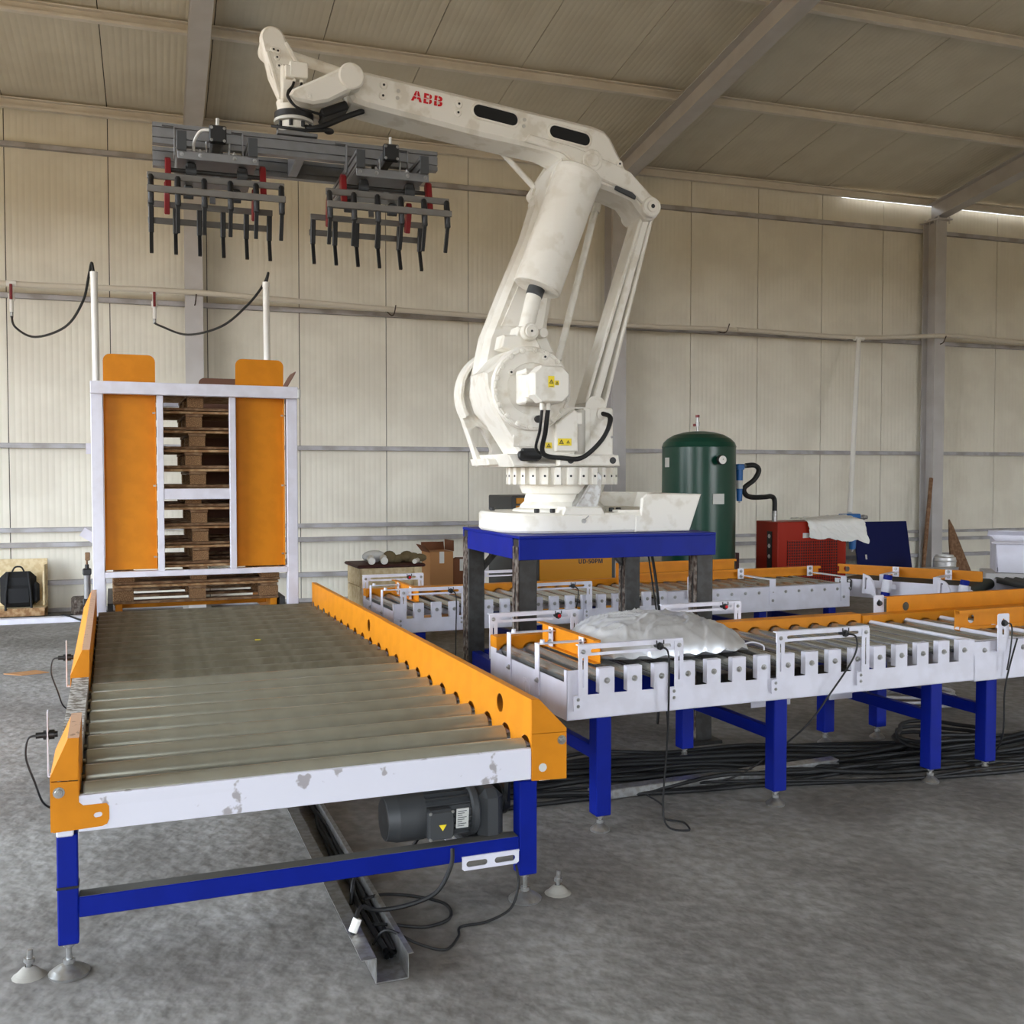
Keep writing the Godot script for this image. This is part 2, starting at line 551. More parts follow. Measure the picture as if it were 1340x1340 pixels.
# ---------------------------------------------------------------- shared small pieces
var shared := {}
func bolt_mesh(r := 0.011) -> ArrayMesh:       # hexagon head on a washer, pointing along +z
	var key := "bolt%f" % r
	if not shared.has(key):
		var b := MB.new()
		b.cyl(Vector3.ZERO, Vector3(0, 0, r * 0.25), r * 1.35, 12)
		b.cyl(Vector3(0, 0, r * 0.2), Vector3(0, 0, r * 0.9), r, 6, -1.0, r * 0.12)
		b.cyl(Vector3(0, 0, r * 0.8), Vector3(0, 0, r * 1.5), r * 0.5, 8)
		shared[key] = b.done()
	return shared[key]

func bolt(parent: Node3D, at: Vector3, r := 0.011, turn := Vector3.ZERO, m := "zinc") -> void:
	var p := part(parent, "bolt", bolt_mesh(r), M[m], at)
	p.rotation_degrees = turn

func foot(parent: Node3D, x: float, z: float, top: float, r := 0.045) -> void:
	var b := MB.new()
	b.lathe([Vector2(0, 0), Vector2(r, 0), Vector2(r * 1.02, 0.008), Vector2(r * 0.75, 0.02), Vector2(r * 0.4, 0.032), Vector2(0.012, 0.036), Vector2(0.012, 0.05)], Transform3D(), 20)
	b.cyl(Vector3(0, 0.03, 0), Vector3(0, top + 0.01, 0), 0.009, 10)
	b.cyl(Vector3(0, 0.036, 0), Vector3(0, 0.05, 0), 0.018, 6)
	b.cyl(Vector3(0, top - 0.014, 0), Vector3(0, top - 0.001, 0), 0.018, 6)
	part(parent, "levelling_foot", b, M.zinc, Vector3(x, 0, z))

func leg(parent: Node3D, x: float, z: float, y0: float, y1: float, w: float) -> void:
	part(parent, "leg", MB.new().box(Vector3(0, (y0 + y1) / 2, 0), Vector3(w, y1 - y0, w), Basis(), 0.004), M.blue, Vector3(x, 0, z))

func cable(called: String, label: String, pts: Array, r := 0.005, group := "", m := "rubber") -> void:
	solo(called, label, "cable", MB.new().tube(smooth_path(pts), r, 7), M[m], Vector3.ZERO, 0.0, group)

# a light-beam bracket: slotted posts carrying a slotted bar, on the side of a conveyor, in its own x, y plane
func beam_bracket(parent: Node3D, x0: float, x1: float, y0: float, y1: float, z: float, sensor_x: float, low: bool, eye: String) -> void:
	var w := 0.045
	var b := MB.new()
	var xf := Transform3D(Basis(), Vector3(0, 0, z))
	b.prism(xy([x0, y1 - 0.05, x1, y1 - 0.05, x1, y1, x0, y1]), 0.004, xf, 0.0, [slot(Vector2(x0 + 0.07, y1 - 0.029), Vector2(x1 - 0.07, y1 - 0.029), 0.008)])
	b.box(Vector3((x0 + x1) / 2, y1 - 0.002, z - 0.012), Vector3(x1 - x0, 0.004, 0.024))
	var arm := part(parent, "sensor_bar", b, M.white)
	for x in [x0, x1 - w]:
		b = MB.new()
		b.prism(xy([x, y0, x + w, y0, x + w, y1 - 0.01, x, y1 - 0.01]), 0.004, Transform3D(Basis(), Vector3(0, 0, z + 0.005)), 0.0, [slot(Vector2(x + w / 2, y0 + 0.04), Vector2(x + w / 2, y1 - 0.06), 0.004)])
		var p := part(parent, "sensor_post", b, M.white)
		bolt(p, Vector3(x + w / 2, y1 - 0.03, z + 0.007), 0.008)
		if low:
			b = MB.new()
			b.box(Vector3(x + 0.005, y0 - 0.032, z - 0.008), Vector3(0.045, 0.07, 0.004))
			b.box(Vector3(x + 0.005, y0, z - 0.004), Vector3(0.045, 0.004, 0.014))
			p = part(parent, "bracket_foot", b, M.white)
			bolt(p, Vector3(x + 0.005, y0 - 0.018, z - 0.006), 0.006)
			bolt(p, Vector3(x + 0.005, y0 - 0.048, z - 0.006), 0.006)
	b = MB.new()
	b.cyl(Vector3(sensor_x, y1 - 0.029, z - 0.03), Vector3(sensor_x, y1 - 0.029, z + 0.022), 0.012, 12)
	b.cyl(Vector3(sensor_x, y1 - 0.029, z + 0.004), Vector3(sensor_x, y1 - 0.029, z + 0.012), 0.018, 8)
	b.cyl(Vector3(sensor_x - 0.018, y1 - 0.02, z + 0.01), Vector3(sensor_x - 0.018, y1 - 0.002, z + 0.01), 0.003, 6)
	b.cyl(Vector3(sensor_x + 0.018, y1 - 0.02, z + 0.01), Vector3(sensor_x + 0.018, y1 - 0.002, z + 0.01), 0.003, 6)
	var s := part(parent, "light_sensor", b, M.black)
	if eye:
		part(s, "lens", MB.new().cyl(Vector3(sensor_x, y1 - 0.029, z + 0.02), Vector3(sensor_x, y1 - 0.029, z + 0.025), 0.0095, 12), M[eye])

# one upright slotted plate with a sensor in it
func sensor_plate(parent: Node3D, at: Vector3, h: float, turn := 0.0, eye_out := true) -> void:
	var b := MB.new()
	b.prism(rounded(-0.04, 0, 0.04, h, 0.012), 0.004, Transform3D(), 0.0, [slot(Vector2(0, 0.08), Vector2(0, h - 0.035), 0.009)])
	b.box(Vector3(0, 0.002, -0.02), Vector3(0.08, 0.004, 0.04))
	var p := part(parent, "sensor_plate", b, M.white, at)
	p.rotation_degrees.y = turn
	b = MB.new()
	b.cyl(Vector3(0, h - 0.05, -0.03), Vector3(0, h - 0.05, 0.02), 0.012, 12)
	b.cyl(Vector3(0, h - 0.05, 0.002), Vector3(0, h - 0.05, 0.01), 0.018, 8)
	if eye_out:
		b.tube(smooth_path([Vector3(0, h - 0.05, 0.015), Vector3(0.03, h - 0.055, 0.02), Vector3(0.045, h - 0.1, 0.016), Vector3(0.03, 0.0, 0.02), Vector3(0.02, -0.1, 0.01)]), 0.004, 6)
	part(p, "light_sensor", b, M.black)

# a guide rail of folded sheet, its web in x, y at z, the lips turned to +z
func channel_rail(parent: Node3D, x0: float, x1: float, y0: float, y1: float, z: float, hole_x: float, m := "orange", turn := 1.0) -> MeshInstance3D:
	var b := MB.new()
	var holes := [] if hole_x < x0 else [disc(Vector2(hole_x, (y0 + y1) / 2), 0.026)]
	b.prism(xy([x0, y0, x1, y0, x1, y1, x0, y1]), 0.004, Transform3D(Basis(), Vector3(0, 0, z)), 0.0, holes)
	for y in [y0 + 0.002, y1 - 0.002]:
		b.box(Vector3((x0 + x1) / 2, y, z + 0.018 * turn), Vector3(x1 - x0, 0.004, 0.036))
		b.box(Vector3((x0 + x1) / 2, y + (0.008 if y < (y0 + y1) / 2 else -0.008), z + 0.036 * turn), Vector3(x1 - x0, 0.018, 0.004))
	return part(parent, "guide_rail", b, M[m])

# ---------------------------------------------------------------- bag roller conveyors
# local x runs along, y up, -z away from the near side; s scales the module
func bag_conveyor(label: String, at: Vector3, turn: float, length: float, s: float, toothed: bool, near_legs: Array, ends: bool, stripes := false, has_guard := true) -> Node3D:
	var t := thing("roller_conveyor", label, "conveyor", at, turn)
	var H := 0.745 * s
	var F := 0.525 * s
	var W := 0.93 * s
	var pitch := 0.1395 * s
	var first := 0.197 * s if ends else 0.0698 * s
	var n := int((length - first + 0.02) / pitch) + 1
	var tw := 0.0375 * s
	var b := MB.new()
	var o := PackedVector2Array([Vector2(0, F), Vector2(length, F)])
	if toothed:
		o.append(Vector2(length, H - 0.01))
		for k in range(n - 1, -1, -1):
			var c := first + k * pitch
			if k < n - 1:
				o.append(Vector2(c + tw, 0.632 * s)); o.append(Vector2(c + tw, H))
			if k > 0 or ends:
				o.append(Vector2(c - tw, H)); o.append(Vector2(c - tw, 0.632 * s))
		if ends:
			o.append(Vector2(0.095 * s, 0.632 * s)); o.append(Vector2(0.095 * s, H)); o.append(Vector2(0, H))
		else:
			o.append(Vector2(0, H))
	else:
		o.append(Vector2(length, H - 0.006)); o.append(Vector2(0, H - 0.006))
	b.prism(o, 0.004, Transform3D(Basis(), Vector3(0, 0, -0.002)))
	b.box(Vector3(length / 2, F + 0.002, -0.02), Vector3(length, 0.004, 0.04))
	if toothed:
		for k in n:
			var c := first + k * pitch
			b.box(Vector3(c, H - 0.002, -0.018), Vector3(2 * tw, 0.004, 0.032))
			b.box(Vector3(c - tw + 0.002, H - 0.055, -0.018), Vector3(0.004, 0.11, 0.032))
			b.box(Vector3(c + tw - 0.002, H - 0.055, -0.018), Vector3(0.004, 0.11, 0.032))
	else:
		b.box(Vector3(length / 2, H - 0.008, -0.018), Vector3(length, 0.004, 0.036))
	var side := part(t, "side_frame", b, M.white)
	for k in n:
		bolt(side, Vector3(first + k * pitch, 0.689 * s, 0.0), 0.0105 * s)
	# far side frame, end plates
	b = MB.new()
	b.box(Vector3(length / 2, (F + 0.69 * s) / 2, -W + 0.002), Vector3(length, 0.69 * s - F, 0.004))
	b.box(Vector3(length / 2, F + 0.002, -W + 0.02), Vector3(length, 0.004, 0.04))
	part(t, "side_frame", b, M.white)
	for x in [0.0, length]:
		b = MB.new()
		var out := xy([0, F, W, F, W, 0.71 * s, 0.85 * s, 0.71 * s, 0.85 * s, 0.69 * s, 0.03, 0.69 * s, 0.03, H, 0, H]) if x == 0.0 and ends else xy([0, F, W, F, W, 0.66 * s, 0, 0.66 * s])
		b.prism(out, 0.004, Transform3D(Basis(Vector3.FORWARD, Vector3.UP, Vector3.RIGHT), Vector3(x + (0.002 if x == 0.0 else -0.002), 0, 0)))
		part(t, "end_plate", b, M.white)
	# rollers
	var rm := MB.new().cyl(Vector3(0, 0, -0.035 * s), Vector3(0, 0, -0.862 * s), 0.0305 * s, 20, -1.0, 0.003)
	rm.cyl(Vector3(0, 0, -0.005), Vector3(0, 0, -W + 0.005), 0.008, 8)
	var roller_shape := rm.done()
	for k in n:
		part(t, "roller", roller_shape, M.roller, Vector3(first + k * pitch, 0.695 * s, 0))
	if ends:
		part(t, "roller", roller_shape, M.roller, Vector3(first - pitch * 0.95, 0.695 * s, 0))
	if stripes:
		var sm := MB.new().box(Vector3(0, 0, -0.45 * s), Vector3(0.028, 0.02, 0.86 * s), Basis(), 0.008).done()
		for k in range(0, n - 1, 2):
			part(t, "spacer_bar", sm, M.white, Vector3(first + (k - 0.5) * pitch + 0.06, 0.728 * s, 0))
	# the scalloped guard over the far roller ends
	if has_guard:
		b = MB.new()
		o = PackedVector2Array([Vector2(0.005, 0.768 * s)])
		var cs := []
		for k in n + (1 if ends else 0):
			cs.append(first + (k - (0.95 if ends and k == 0 else (1.0 if ends else 0.0))) * pitch)
		o.append(Vector2(0.005, 0.70 * s))
		for c in cs:
			for q in 9:
				var an := PI - PI * q / 8.0
				o.append(Vector2(max(0.008, c + cos(an) * 0.046 * s), (0.70 + sin(an) * 0.034) * s))
		o.append(Vector2(length - 0.005, 0.70 * s)); o.append(Vector2(length - 0.005, 0.768 * s))
		b.prism(o, 0.003, Transform3D(Basis(), Vector3(0, 0, -0.857 * s)))
		b.box(Vector3(length / 2, 0.767 * s, -0.899 * s), Vector3(length - 0.01, 0.003, 0.086 * s))
		b.box(Vector3(length / 2, 0.73 * s, -0.94 * s), Vector3(length - 0.01, 0.076 * s, 0.003))
		for x in [0.005, length - 0.005]:
			b.box(Vector3(x, 0.735 * s, -0.899 * s), Vector3(0.003, 0.066 * s, 0.086 * s))
		part(t, "roller_guard", b, M.orange)
	# legs, cross ties and feet
	for lx in near_legs:
		leg(t, lx, -0.05, 0.075, F, 0.075)
		leg(t, lx, -W + 0.05, 0.075, F, 0.075)
		foot(t, lx, -0.05, 0.075)
		foot(t, lx, -W + 0.05, 0.075)
		part(t, "cross_tie", MB.new().box(Vector3(lx, 0.345, -W / 2), Vector3(0.04, 0.06, W - 0.17), Basis(), 0.003), M.blue)
	return t

func lifting_stop(t: Node3D, x: float, y0: float, y1: float, z0: float, z1: float, s: float) -> void:
	# an orange stop plate across the end, on two white arms from the end plate
	var b := MB.new()
	var zf := Transform3D(Basis(Vector3.FORWARD, Vector3.UP, Vector3.RIGHT), Vector3(x, 0, 0))
	b.prism(xy([-z0, y0, -z1, y0, -z1, y1, -z0, y1]), 0.004, zf)
	for y in [y0 + 0.002, y1 - 0.002]:
		b.box(Vector3(x - 0.016, y, (z0 + z1) / 2), Vector3(0.034, 0.004, absf(z1 - z0)))
	part(t, "stop_plate", b, M.orange)
	for z in [z0 - 0.16 * s, z1 + 0.14 * s]:
		b = MB.new()
		b.box(Vector3(-0.006, 0.70 * s, z), Vector3(0.005, 0.24 * s, 0.045))
		b.box(Vector3(x / 2 - 0.004, 0.818 * s, z), Vector3(x, 0.004, 0.045))
		b.box(Vector3(x - 0.018, (y0 + y1) / 2, z), Vector3(0.004, y1 - y0, 0.05))
		b.cyl(Vector3(0.02, 0.815 * s, z), Vector3(0.02, 0.836 * s, z), 0.012, 6)
		var p := part(t, "stop_arm", b, M.white)
		bolt(p, Vector3(x - 0.021, y1 - 0.03, z), 0.009, Vector3(0, -90, 0))
		bolt(p, Vector3(x - 0.021, y0 + 0.03, z), 0.009, Vector3(0, -90, 0))
		bolt(p, Vector3(-0.009, 0.65 * s, z + 0.01), 0.010, Vector3(0, -90, 0))

func bag_lines() -> void:
	var near_at := Vector3(1.689, 0, -4.121)
	var t := bag_conveyor("white toothed roller conveyor with the silver bag lying on it", near_at, 3.0, 2.36, 1.0, true, [0.19, 1.145, 2.12], true)
	beam_bracket(t, 0.042, 0.571, 0.636, 0.86, 0.024, 0.448, true, "")
	beam_bracket(t, 1.085, 1.638, 0.63, 0.857, 0.024, 1.488, true, "")
	beam_bracket(t, 0.005, 0.52, 0.64, 0.875, -0.965, 0.40, false, "lens_red")
	beam_bracket(t, 1.04, 1.57, 0.64, 0.872, -0.965, 1.46, false, "lens_red")
	lifting_stop(t, 0.24, 0.735, 0.845, -0.15, -0.80, 1.0)
	var b := MB.new()
	b.prism(xy([0.30, 0.56, 0.37, 0.56, 0.37, 0.655, 0.30, 0.655]), 0.004, Transform3D(Basis(Vector3.FORWARD, Vector3.UP, Vector3.RIGHT), Vector3(-0.05, 0, 0)), 0.0, [slot(Vector2(0.335, 0.575), Vector2(0.335, 0.635), 0.009)])
	b.box(Vector3(-0.026, 0.562, -0.335), Vector3(0.05, 0.004, 0.07))
	part(t, "sensor_plate", b, M.white)
	for x in [1.42, 1.95]:
		b = MB.new()
		b.cyl(Vector3(x - 0.16, 0.435, -0.72), Vector3(x + 0.1, 0.435, -0.72), 0.075, 20, -1.0, 0.01)
		b.box(Vector3(x + 0.17, 0.435, -0.72), Vector3(0.14, 0.16, 0.17), Basis(), 0.02)
		b.cyl(Vector3(x + 0.17, 0.435, -0.64), Vector3(x + 0.17, 0.435, -0.5), 0.02, 10)
		part(t, "drive_motor", b, M.black)
		b = MB.new()
		b.box(Vector3(x + 0.12, 0.36, -0.72), Vector3(0.26, 0.006, 0.2))
		b.box(Vector3(x + 0.12, 0.345, -0.63), Vector3(0.26, 0.036, 0.006))
		part(t, "motor_bracket", b, M.white)

	var f := Basis(Vector3.UP, deg_to_rad(3.0))
	t = bag_conveyor("white roller conveyor with closed sides and a bolted orange channel guide", near_at + f * Vector3(2.362, 0, -0.002), 3.0, 2.9, 0.985, false, [0.14, 1.5, 2.7], false, true)
	sensor_plate(t, Vector3(0.167, 0.672, 0.03), 0.20)
	sensor_plate(t, Vector3(0.22, 0.72, -0.955), 0.14, 0.0, false)
	channel_rail(t, 0.32, 2.9, 0.71, 0.825, -0.45, 0.445)
	b = MB.new()
	b.prism(xy([0.26, 0.735, 2.9, 0.735, 2.9, 0.85, 0.26, 0.85]), 0.005, Transform3D(Basis(), Vector3(0, 0, -0.93)), 0.0, [disc(Vector2(0.41, 0.785), 0.027)])
	b.box(Vector3(1.58, 0.848, -0.945), Vector3(2.64, 0.005, 0.03))
	part(t, "side_plate", b, M.orange)
	for x in [0.9, 1.9, 2.7]:
		b = MB.new()
		b.box(Vector3(x, 0.75, -0.42), Vector3(0.05, 0.16, 0.004))
		b.box(Vector3(x, 0.672, -0.2), Vector3(0.05, 0.004, 0.44))
		part(t, "rail_bracket", b, M.white)

	# the second line, behind the robot stand
	var far_at := Vector3(1.56, 0, -6.99)
	var s := 0.94
	f = Basis(Vector3.UP, deg_to_rad(3.0))
	t = bag_conveyor("white toothed roller conveyor passing behind the robot stand", far_at, 3.0, 2.2, s, true, [0.2, 1.1, 2.0], true)
	beam_bracket(t, 0.04, 0.535, 0.60, 0.81, 0.024, 0.41, true, "")
	beam_bracket(t, 1.02, 1.53, 0.595, 0.805, 0.024, 1.37, true, "")
	beam_bracket(t, 0.005, 0.50, 0.60, 0.822, -0.91, 0.38, false, "lens_red")
	beam_bracket(t, 0.98, 1.46, 0.60, 0.82, -0.91, 1.3, false, "lens_red")
	lifting_stop(t, 0.225, 0.692, 0.795, -0.14, -0.75, s)
	b = MB.new()
	b.prism(xy([0.28, 0.55, 0.35, 0.55, 0.35, 0.64, 0.28, 0.64]), 0.004, Transform3D(Basis(Vector3.FORWARD, Vector3.UP, Vector3.RIGHT), Vector3(-0.05, 0, 0)), 0.0, [slot(Vector2(0.315, 0.565), Vector2(0.315, 0.62), 0.009)])
	b.box(Vector3(-0.026, 0.552, -0.315), Vector3(0.05, 0.004, 0.07))
	part(t, "sensor_plate", b, M.white)
	t = bag_conveyor("white closed-sided roller conveyor between the robot stand and the belt", far_at + f * Vector3(2.203, 0, -0.002), 3.0, 1.77, s, false, [0.9, 1.6], false, false, true)
	channel_rail(t, -0.2, 1.80, 0.725, 0.80, -0.45, -9.0)
	channel_rail(t, 0.0, 1.2, 0.72, 0.85, -0.86, 0.1)
	sensor_plate(t, Vector3(0.20, 0.63, 0.03), 0.18)
	for x in [0.98, 1.70]:
		b = MB.new()
		b.box(Vector3(x, 0.65, 0.006), Vector3(0.06, 0.21, 0.006), Basis(), 0.002)
		b.box(Vector3(x - 0.01, 0.752, -0.18), Vector3(0.06, 0.005, 0.38))
		b.box(Vector3(x - 0.02, 0.763, -0.41), Vector3(0.06, 0.09, 0.006), Basis(), 0.002)
		var p := part(t, "rail_bracket", b, M.white)
		bolt(p, Vector3(x - 0.02, 0.785, -0.407), 0.011)
		bolt(p, Vector3(x - 0.02, 0.742, -0.407), 0.011)
		bolt(p, Vector3(x, 0.58, 0.01), 0.009)

	# the belt conveyor that comes in at an angle
	var belt := thing("belt_conveyor", "white dark-belted conveyor coming in at an angle with an orange guide", "conveyor", Vector3(5.60, 0, -7.50), -58.0)
	b = MB.new()
	b.box(Vector3(0.56, 0.63, -0.003), Vector3(1.12, 0.15, 0.006), Basis(), 0.002)
	b.box(Vector3(0.56, 0.63, -0.8), Vector3(1.12, 0.15, 0.006), Basis(), 0.002)
	b.box(Vector3(0.56, 0.557, -0.4), Vector3(1.12, 0.006, 0.8))
	part(belt, "side_frame", b, M.white)
	b = MB.new()
	b.prism(slot(Vector2(0.05, 0.66), Vector2(1.07, 0.66), 0.045), 0.74, Transform3D(Basis(), Vector3(0, 0, -0.4)))
	part(belt, "belt", b, M.belt)
	channel_rail(belt, -0.1, 1.12, 0.715, 0.80, -0.36, -0.03)
	for x in [0.42, 0.86]:
		b = MB.new()
		b.box(Vector3(x, 0.66, 0.008), Vector3(0.06, 0.2, 0.006), Basis(), 0.002)
		b.box(Vector3(x, 0.758, -0.15), Vector3(0.06, 0.005, 0.31))
		b.box(Vector3(x, 0.76, -0.315), Vector3(0.055, 0.085, 0.006), Basis(), 0.002)
		var p := part(belt, "rail_bracket", b, M.white)
		bolt(p, Vector3(x, 0.785, -0.31), 0.011)
		bolt(p, Vector3(x, 0.742, -0.31), 0.011)
		bolt(p, Vector3(x, 0.59, 0.012), 0.009)
	b = MB.new()
	b.box(Vector3(0.10, 0.655, 0.012), Vector3(0.11, 0.1, 0.024), Basis(), 0.01)
	b.cyl(Vector3(0.10, 0.655, 0.02), Vector3(0.10, 0.655, 0.04), 0.03, 16)
	var bearing := part(belt, "bearing_block", b, M.black)
	for q in [[-0.038, -0.035], [0.038, -0.035], [-0.038, 0.035], [0.038, 0.035]]:
		bolt(bearing, Vector3(0.10 + q[0], 0.655 + q[1], 0.024), 0.008)
	for x in [0.72, 1.02]:
		leg(belt, x, -0.05, 0.075, 0.555, 0.06)
		leg(belt, x, -0.74, 0.075, 0.555, 0.06)
		foot(belt, x, -0.05, 0.075)
		foot(belt, x, -0.74, 0.075)
	# two swing damper units on the belt's near side
	for k in 2:
		var d := thing("belt_tensioner", "white fan-shaped tensioner with a blue-capped cylinder, " + ["nearest the bearing block", "nearest the small black rollers"][k], "tensioner", [Vector3(5.73, 0.60, -7.10), Vector3(6.05, 0.595, -6.577)][k], -20.0)
		b = MB.new()
		var fan := PackedVector2Array([Vector2(-0.01, 0.0)])
		for q in 11:
			var an := deg_to_rad(-8.0 + 95.0 * q / 10.0)
			fan.append(Vector2(-0.06 + cos(an) * 0.09, 0.0 + sin(an) * 0.16))
		fan.append(Vector2(-0.09, 0.17)); fan.append(Vector2(-0.1, 0.0))
		b.prism(fan, 0.02, Transform3D(Basis(Vector3(0.6, 0, 0.8), Vector3.UP, Vector3(-0.8, 0, 0.6)), Vector3(-0.05, 0, 0.02)), 0.004, [slot(Vector2(-0.06, 0.05), Vector2(-0.055, 0.13), 0.01)])
		part(d, "fan_plate", b, M.white)
		b = MB.new()
		b.cyl(Vector3(0.06, 0.02, 0.02), Vector3(0.075, 0.125, 0.02), 0.04, 18, -1.0, 0.005)
		b.box(Vector3(0.1, 0.06, 0.0), Vector3(0.1, 0.05, 0.05), Basis(), 0.01)
		part(d, "cylinder_body", b, M.white)
		part(d, "end_cap", MB.new().cyl(Vector3(0.055, -0.025, 0.02), Vector3(0.06, 0.02, 0.02), 0.036, 18, -1.0, 0.005), M.blue)
		b = MB.new()
		b.cyl(Vector3(0.075, 0.125, 0.02), Vector3(0.081, 0.165, 0.02), 0.036, 18, -1.0, 0.005)
		part(d, "end_cap", b, M.blue)
		b = MB.new()
		b.box(Vector3(0.03, 0.02, -0.06), Vector3(0.06, 0.05, 0.14), Basis(), 0.005)
		part(d, "mounting_block", b, M.white)

	# the flattening table with small rollers, further along
	var q := thing("flattening_conveyor", "low white conveyor with rows of small black rollers", "conveyor", Vector3(6.62, 0, -6.38), -20.0)
	b = MB.new()
	b.box(Vector3(1.0, 0.62, -0.004), Vector3(2.0, 0.14, 0.008), Basis(), 0.002)
	b.box(Vector3(1.0, 0.62, -0.7), Vector3(2.0, 0.14, 0.008), Basis(), 0.002)
	b.box(Vector3(1.0, 0.555, -0.35), Vector3(2.0, 0.006, 0.7))
	part(q, "side_frame", b, M.white)
	var rr := MB.new().cyl(Vector3(0, 0, -0.01), Vector3(0, 0, -0.69), 0.027, 14, -1.0, 0.003).done()
	for k in 24:
		part(q, "roller", rr, M.charcoal, Vector3(0.06 + k * 0.082, 0.69, 0))
	for x in [0.15, 1.85]:
		for z in [-0.06, -0.64]:
			leg(q, x, z, 0.075, 0.553, 0.06)
			foot(q, x, z, 0.075)
	channel_rail(q, 0.75, 2.0, 0.73, 0.8, -0.4, -9.0, "zinc")
	for x in [0.98, 1.7]:
		b = MB.new()
		b.box(Vector3(x, 0.70, 0.008), Vector3(0.05, 0.16, 0.006), Basis(), 0.002)
		b.box(Vector3(x, 0.778, -0.17), Vector3(0.05, 0.005, 0.35))
		b.box(Vector3(x - 0.05, 0.78, -0.355), Vector3(0.05, 0.09, 0.006), Basis(), 0.002)
		part(q, "rail_bracket", b, M.white)

	# bag on the near line
	bag(near_at, 3.0)

func bag(at: Vector3, turn: float) -> void:
	var o := thing("filled_bag", "plump crumpled silver sack lying across the conveyor rollers", "bag", at, turn)
	var nz := FastNoiseLite.new()
	nz.seed = 4; nz.frequency = 1.6; nz.fractal_octaves = 1
	var st := SurfaceTool.new()
	st.begin(Mesh.PRIMITIVE_TRIANGLES)
	st.set_smooth_group(0)
	var nu := 90
	var nv := 56
	var P := []
	for side in 2:
		var grid := []
		for i in nu + 1:
			var row := []
			for j in nv + 1:
				var u := -1.0 + 2.0 * i / nu
				var w := -1.0 + 2.0 * j / nv
				var edge: float = pow(max(0.0, 1.0 - pow(absf(u), 2.6)), 0.55) * pow(max(0.0, 1.0 - pow(absf(w), 2.6)), 0.55)
				var pinch := 1.0 - 0.16 * pow(absf(w), 2.0)
				var pinch2 := 1.0 - 0.14 * pow(absf(u), 2.0)
				var x := 0.695 + 0.445 * u * pinch
				var z := -0.44 - 0.31 * w * pinch2
				var y: float
				if side == 0:
					# creases run across the filled hump and gather at the seams
					var wx := x * 1.0 + nz.get_noise_2d(x * 1.1, z * 1.1) * 0.35
					var wz := z + nz.get_noise_2d(x * 1.3 + 5.0, z * 1.3) * 0.25
					var c1 := 1.0 - absf(sin(wx * 9.0 + wz * 5.0 + nz.get_noise_2d(x * 0.6, z * 0.6) * 5.0))
					var c2 := 1.0 - absf(sin(wx * 13.0 - wz * 11.0 + nz.get_noise_2d(x * 0.8 + 3.0, z * 0.8) * 6.0))
					y = 0.752 + 0.162 * edge * (1.0 - 0.14 * u) + (pow(c1, 3.0) * 0.017 + pow(c2, 4.0) * 0.013 - 0.012) * (0.3 + 0.7 * edge)
					var c3 := 1.0 - absf(sin(wx * 23.0 + wz * 9.0 + nz.get_noise_2d(x * 1.4 + 8.0, z * 1.2) * 9.0))
					var c4 := 1.0 - absf(sin(wx * 11.0 - wz * 27.0 + nz.get_noise_2d(x * 1.2, z * 1.4 + 4.0) * 8.0))
					y += (pow(c3, 5.0) * 0.008 + pow(c4, 6.0) * 0.007) * (0.25 + 0.75 * edge)
					y += 0.006 * (1.0 - edge) * sin(u * 21.0 + w * 17.0)
				else:
					y = 0.752 - 0.026 * edge + 0.012 * (1.0 - edge) * sin(u * 21.0 + w * 17.0)
				row.append(Vector3(x, y, z))
			grid.append(row)
		P.append(grid)
	for side in 2:
		for i in nu:
			for j in nv:
				var a: Vector3 = P[side][i][j]
				var b: Vector3 = P[side][i + 1][j]
				var c: Vector3 = P[side][i + 1][j + 1]
				var d: Vector3 = P[side][i][j + 1]
				for q in ([a, b, c, a, c, d] if side == 0 else [a, c, b, a, d, c]):
					st.add_vertex(q)
	st.generate_normals()
	part(o, "sack", st.commit(), M.bag)
	var tail := MB.new().tube(smooth_path([Vector3(1.045, 0.757, -0.22), Vector3(1.10, 0.775, -0.19), Vector3(1.15, 0.76, -0.17), Vector3(1.155, 0.735, -0.165)]), 0.004, 6)
	part(o, "tie_string", tail, M.white)

# ---------------------------------------------------------------- pallet conveyor and pallet magazine
const PC_AT := Vector3(-0.2767, 0, -3.463)
const PC_TURN := 2.2

func scallop(z0: float, z1: float, top: float, low: float) -> PackedVector2Array:   # along -z, in (distance back, height)
	var o := PackedVector2Array([Vector2(z0, top), Vector2(z0, low)])
	for k in 22:
		var c := 0.057 + 0.2075 * k
		if c < z0 - 0.02 or c > z1 + 0.02:
			continue
		for q in 9:
			var an := PI - PI * q / 8.0
			var x := c + cos(an) * 0.052
			if x > z0 + 0.001 and x < z1 - 0.001:
				o.append(Vector2(x, low + max(0.0, sin(an)) * 0.05))
	o.append(Vector2(z1, low)); o.append(Vector2(z1, top))
	return o

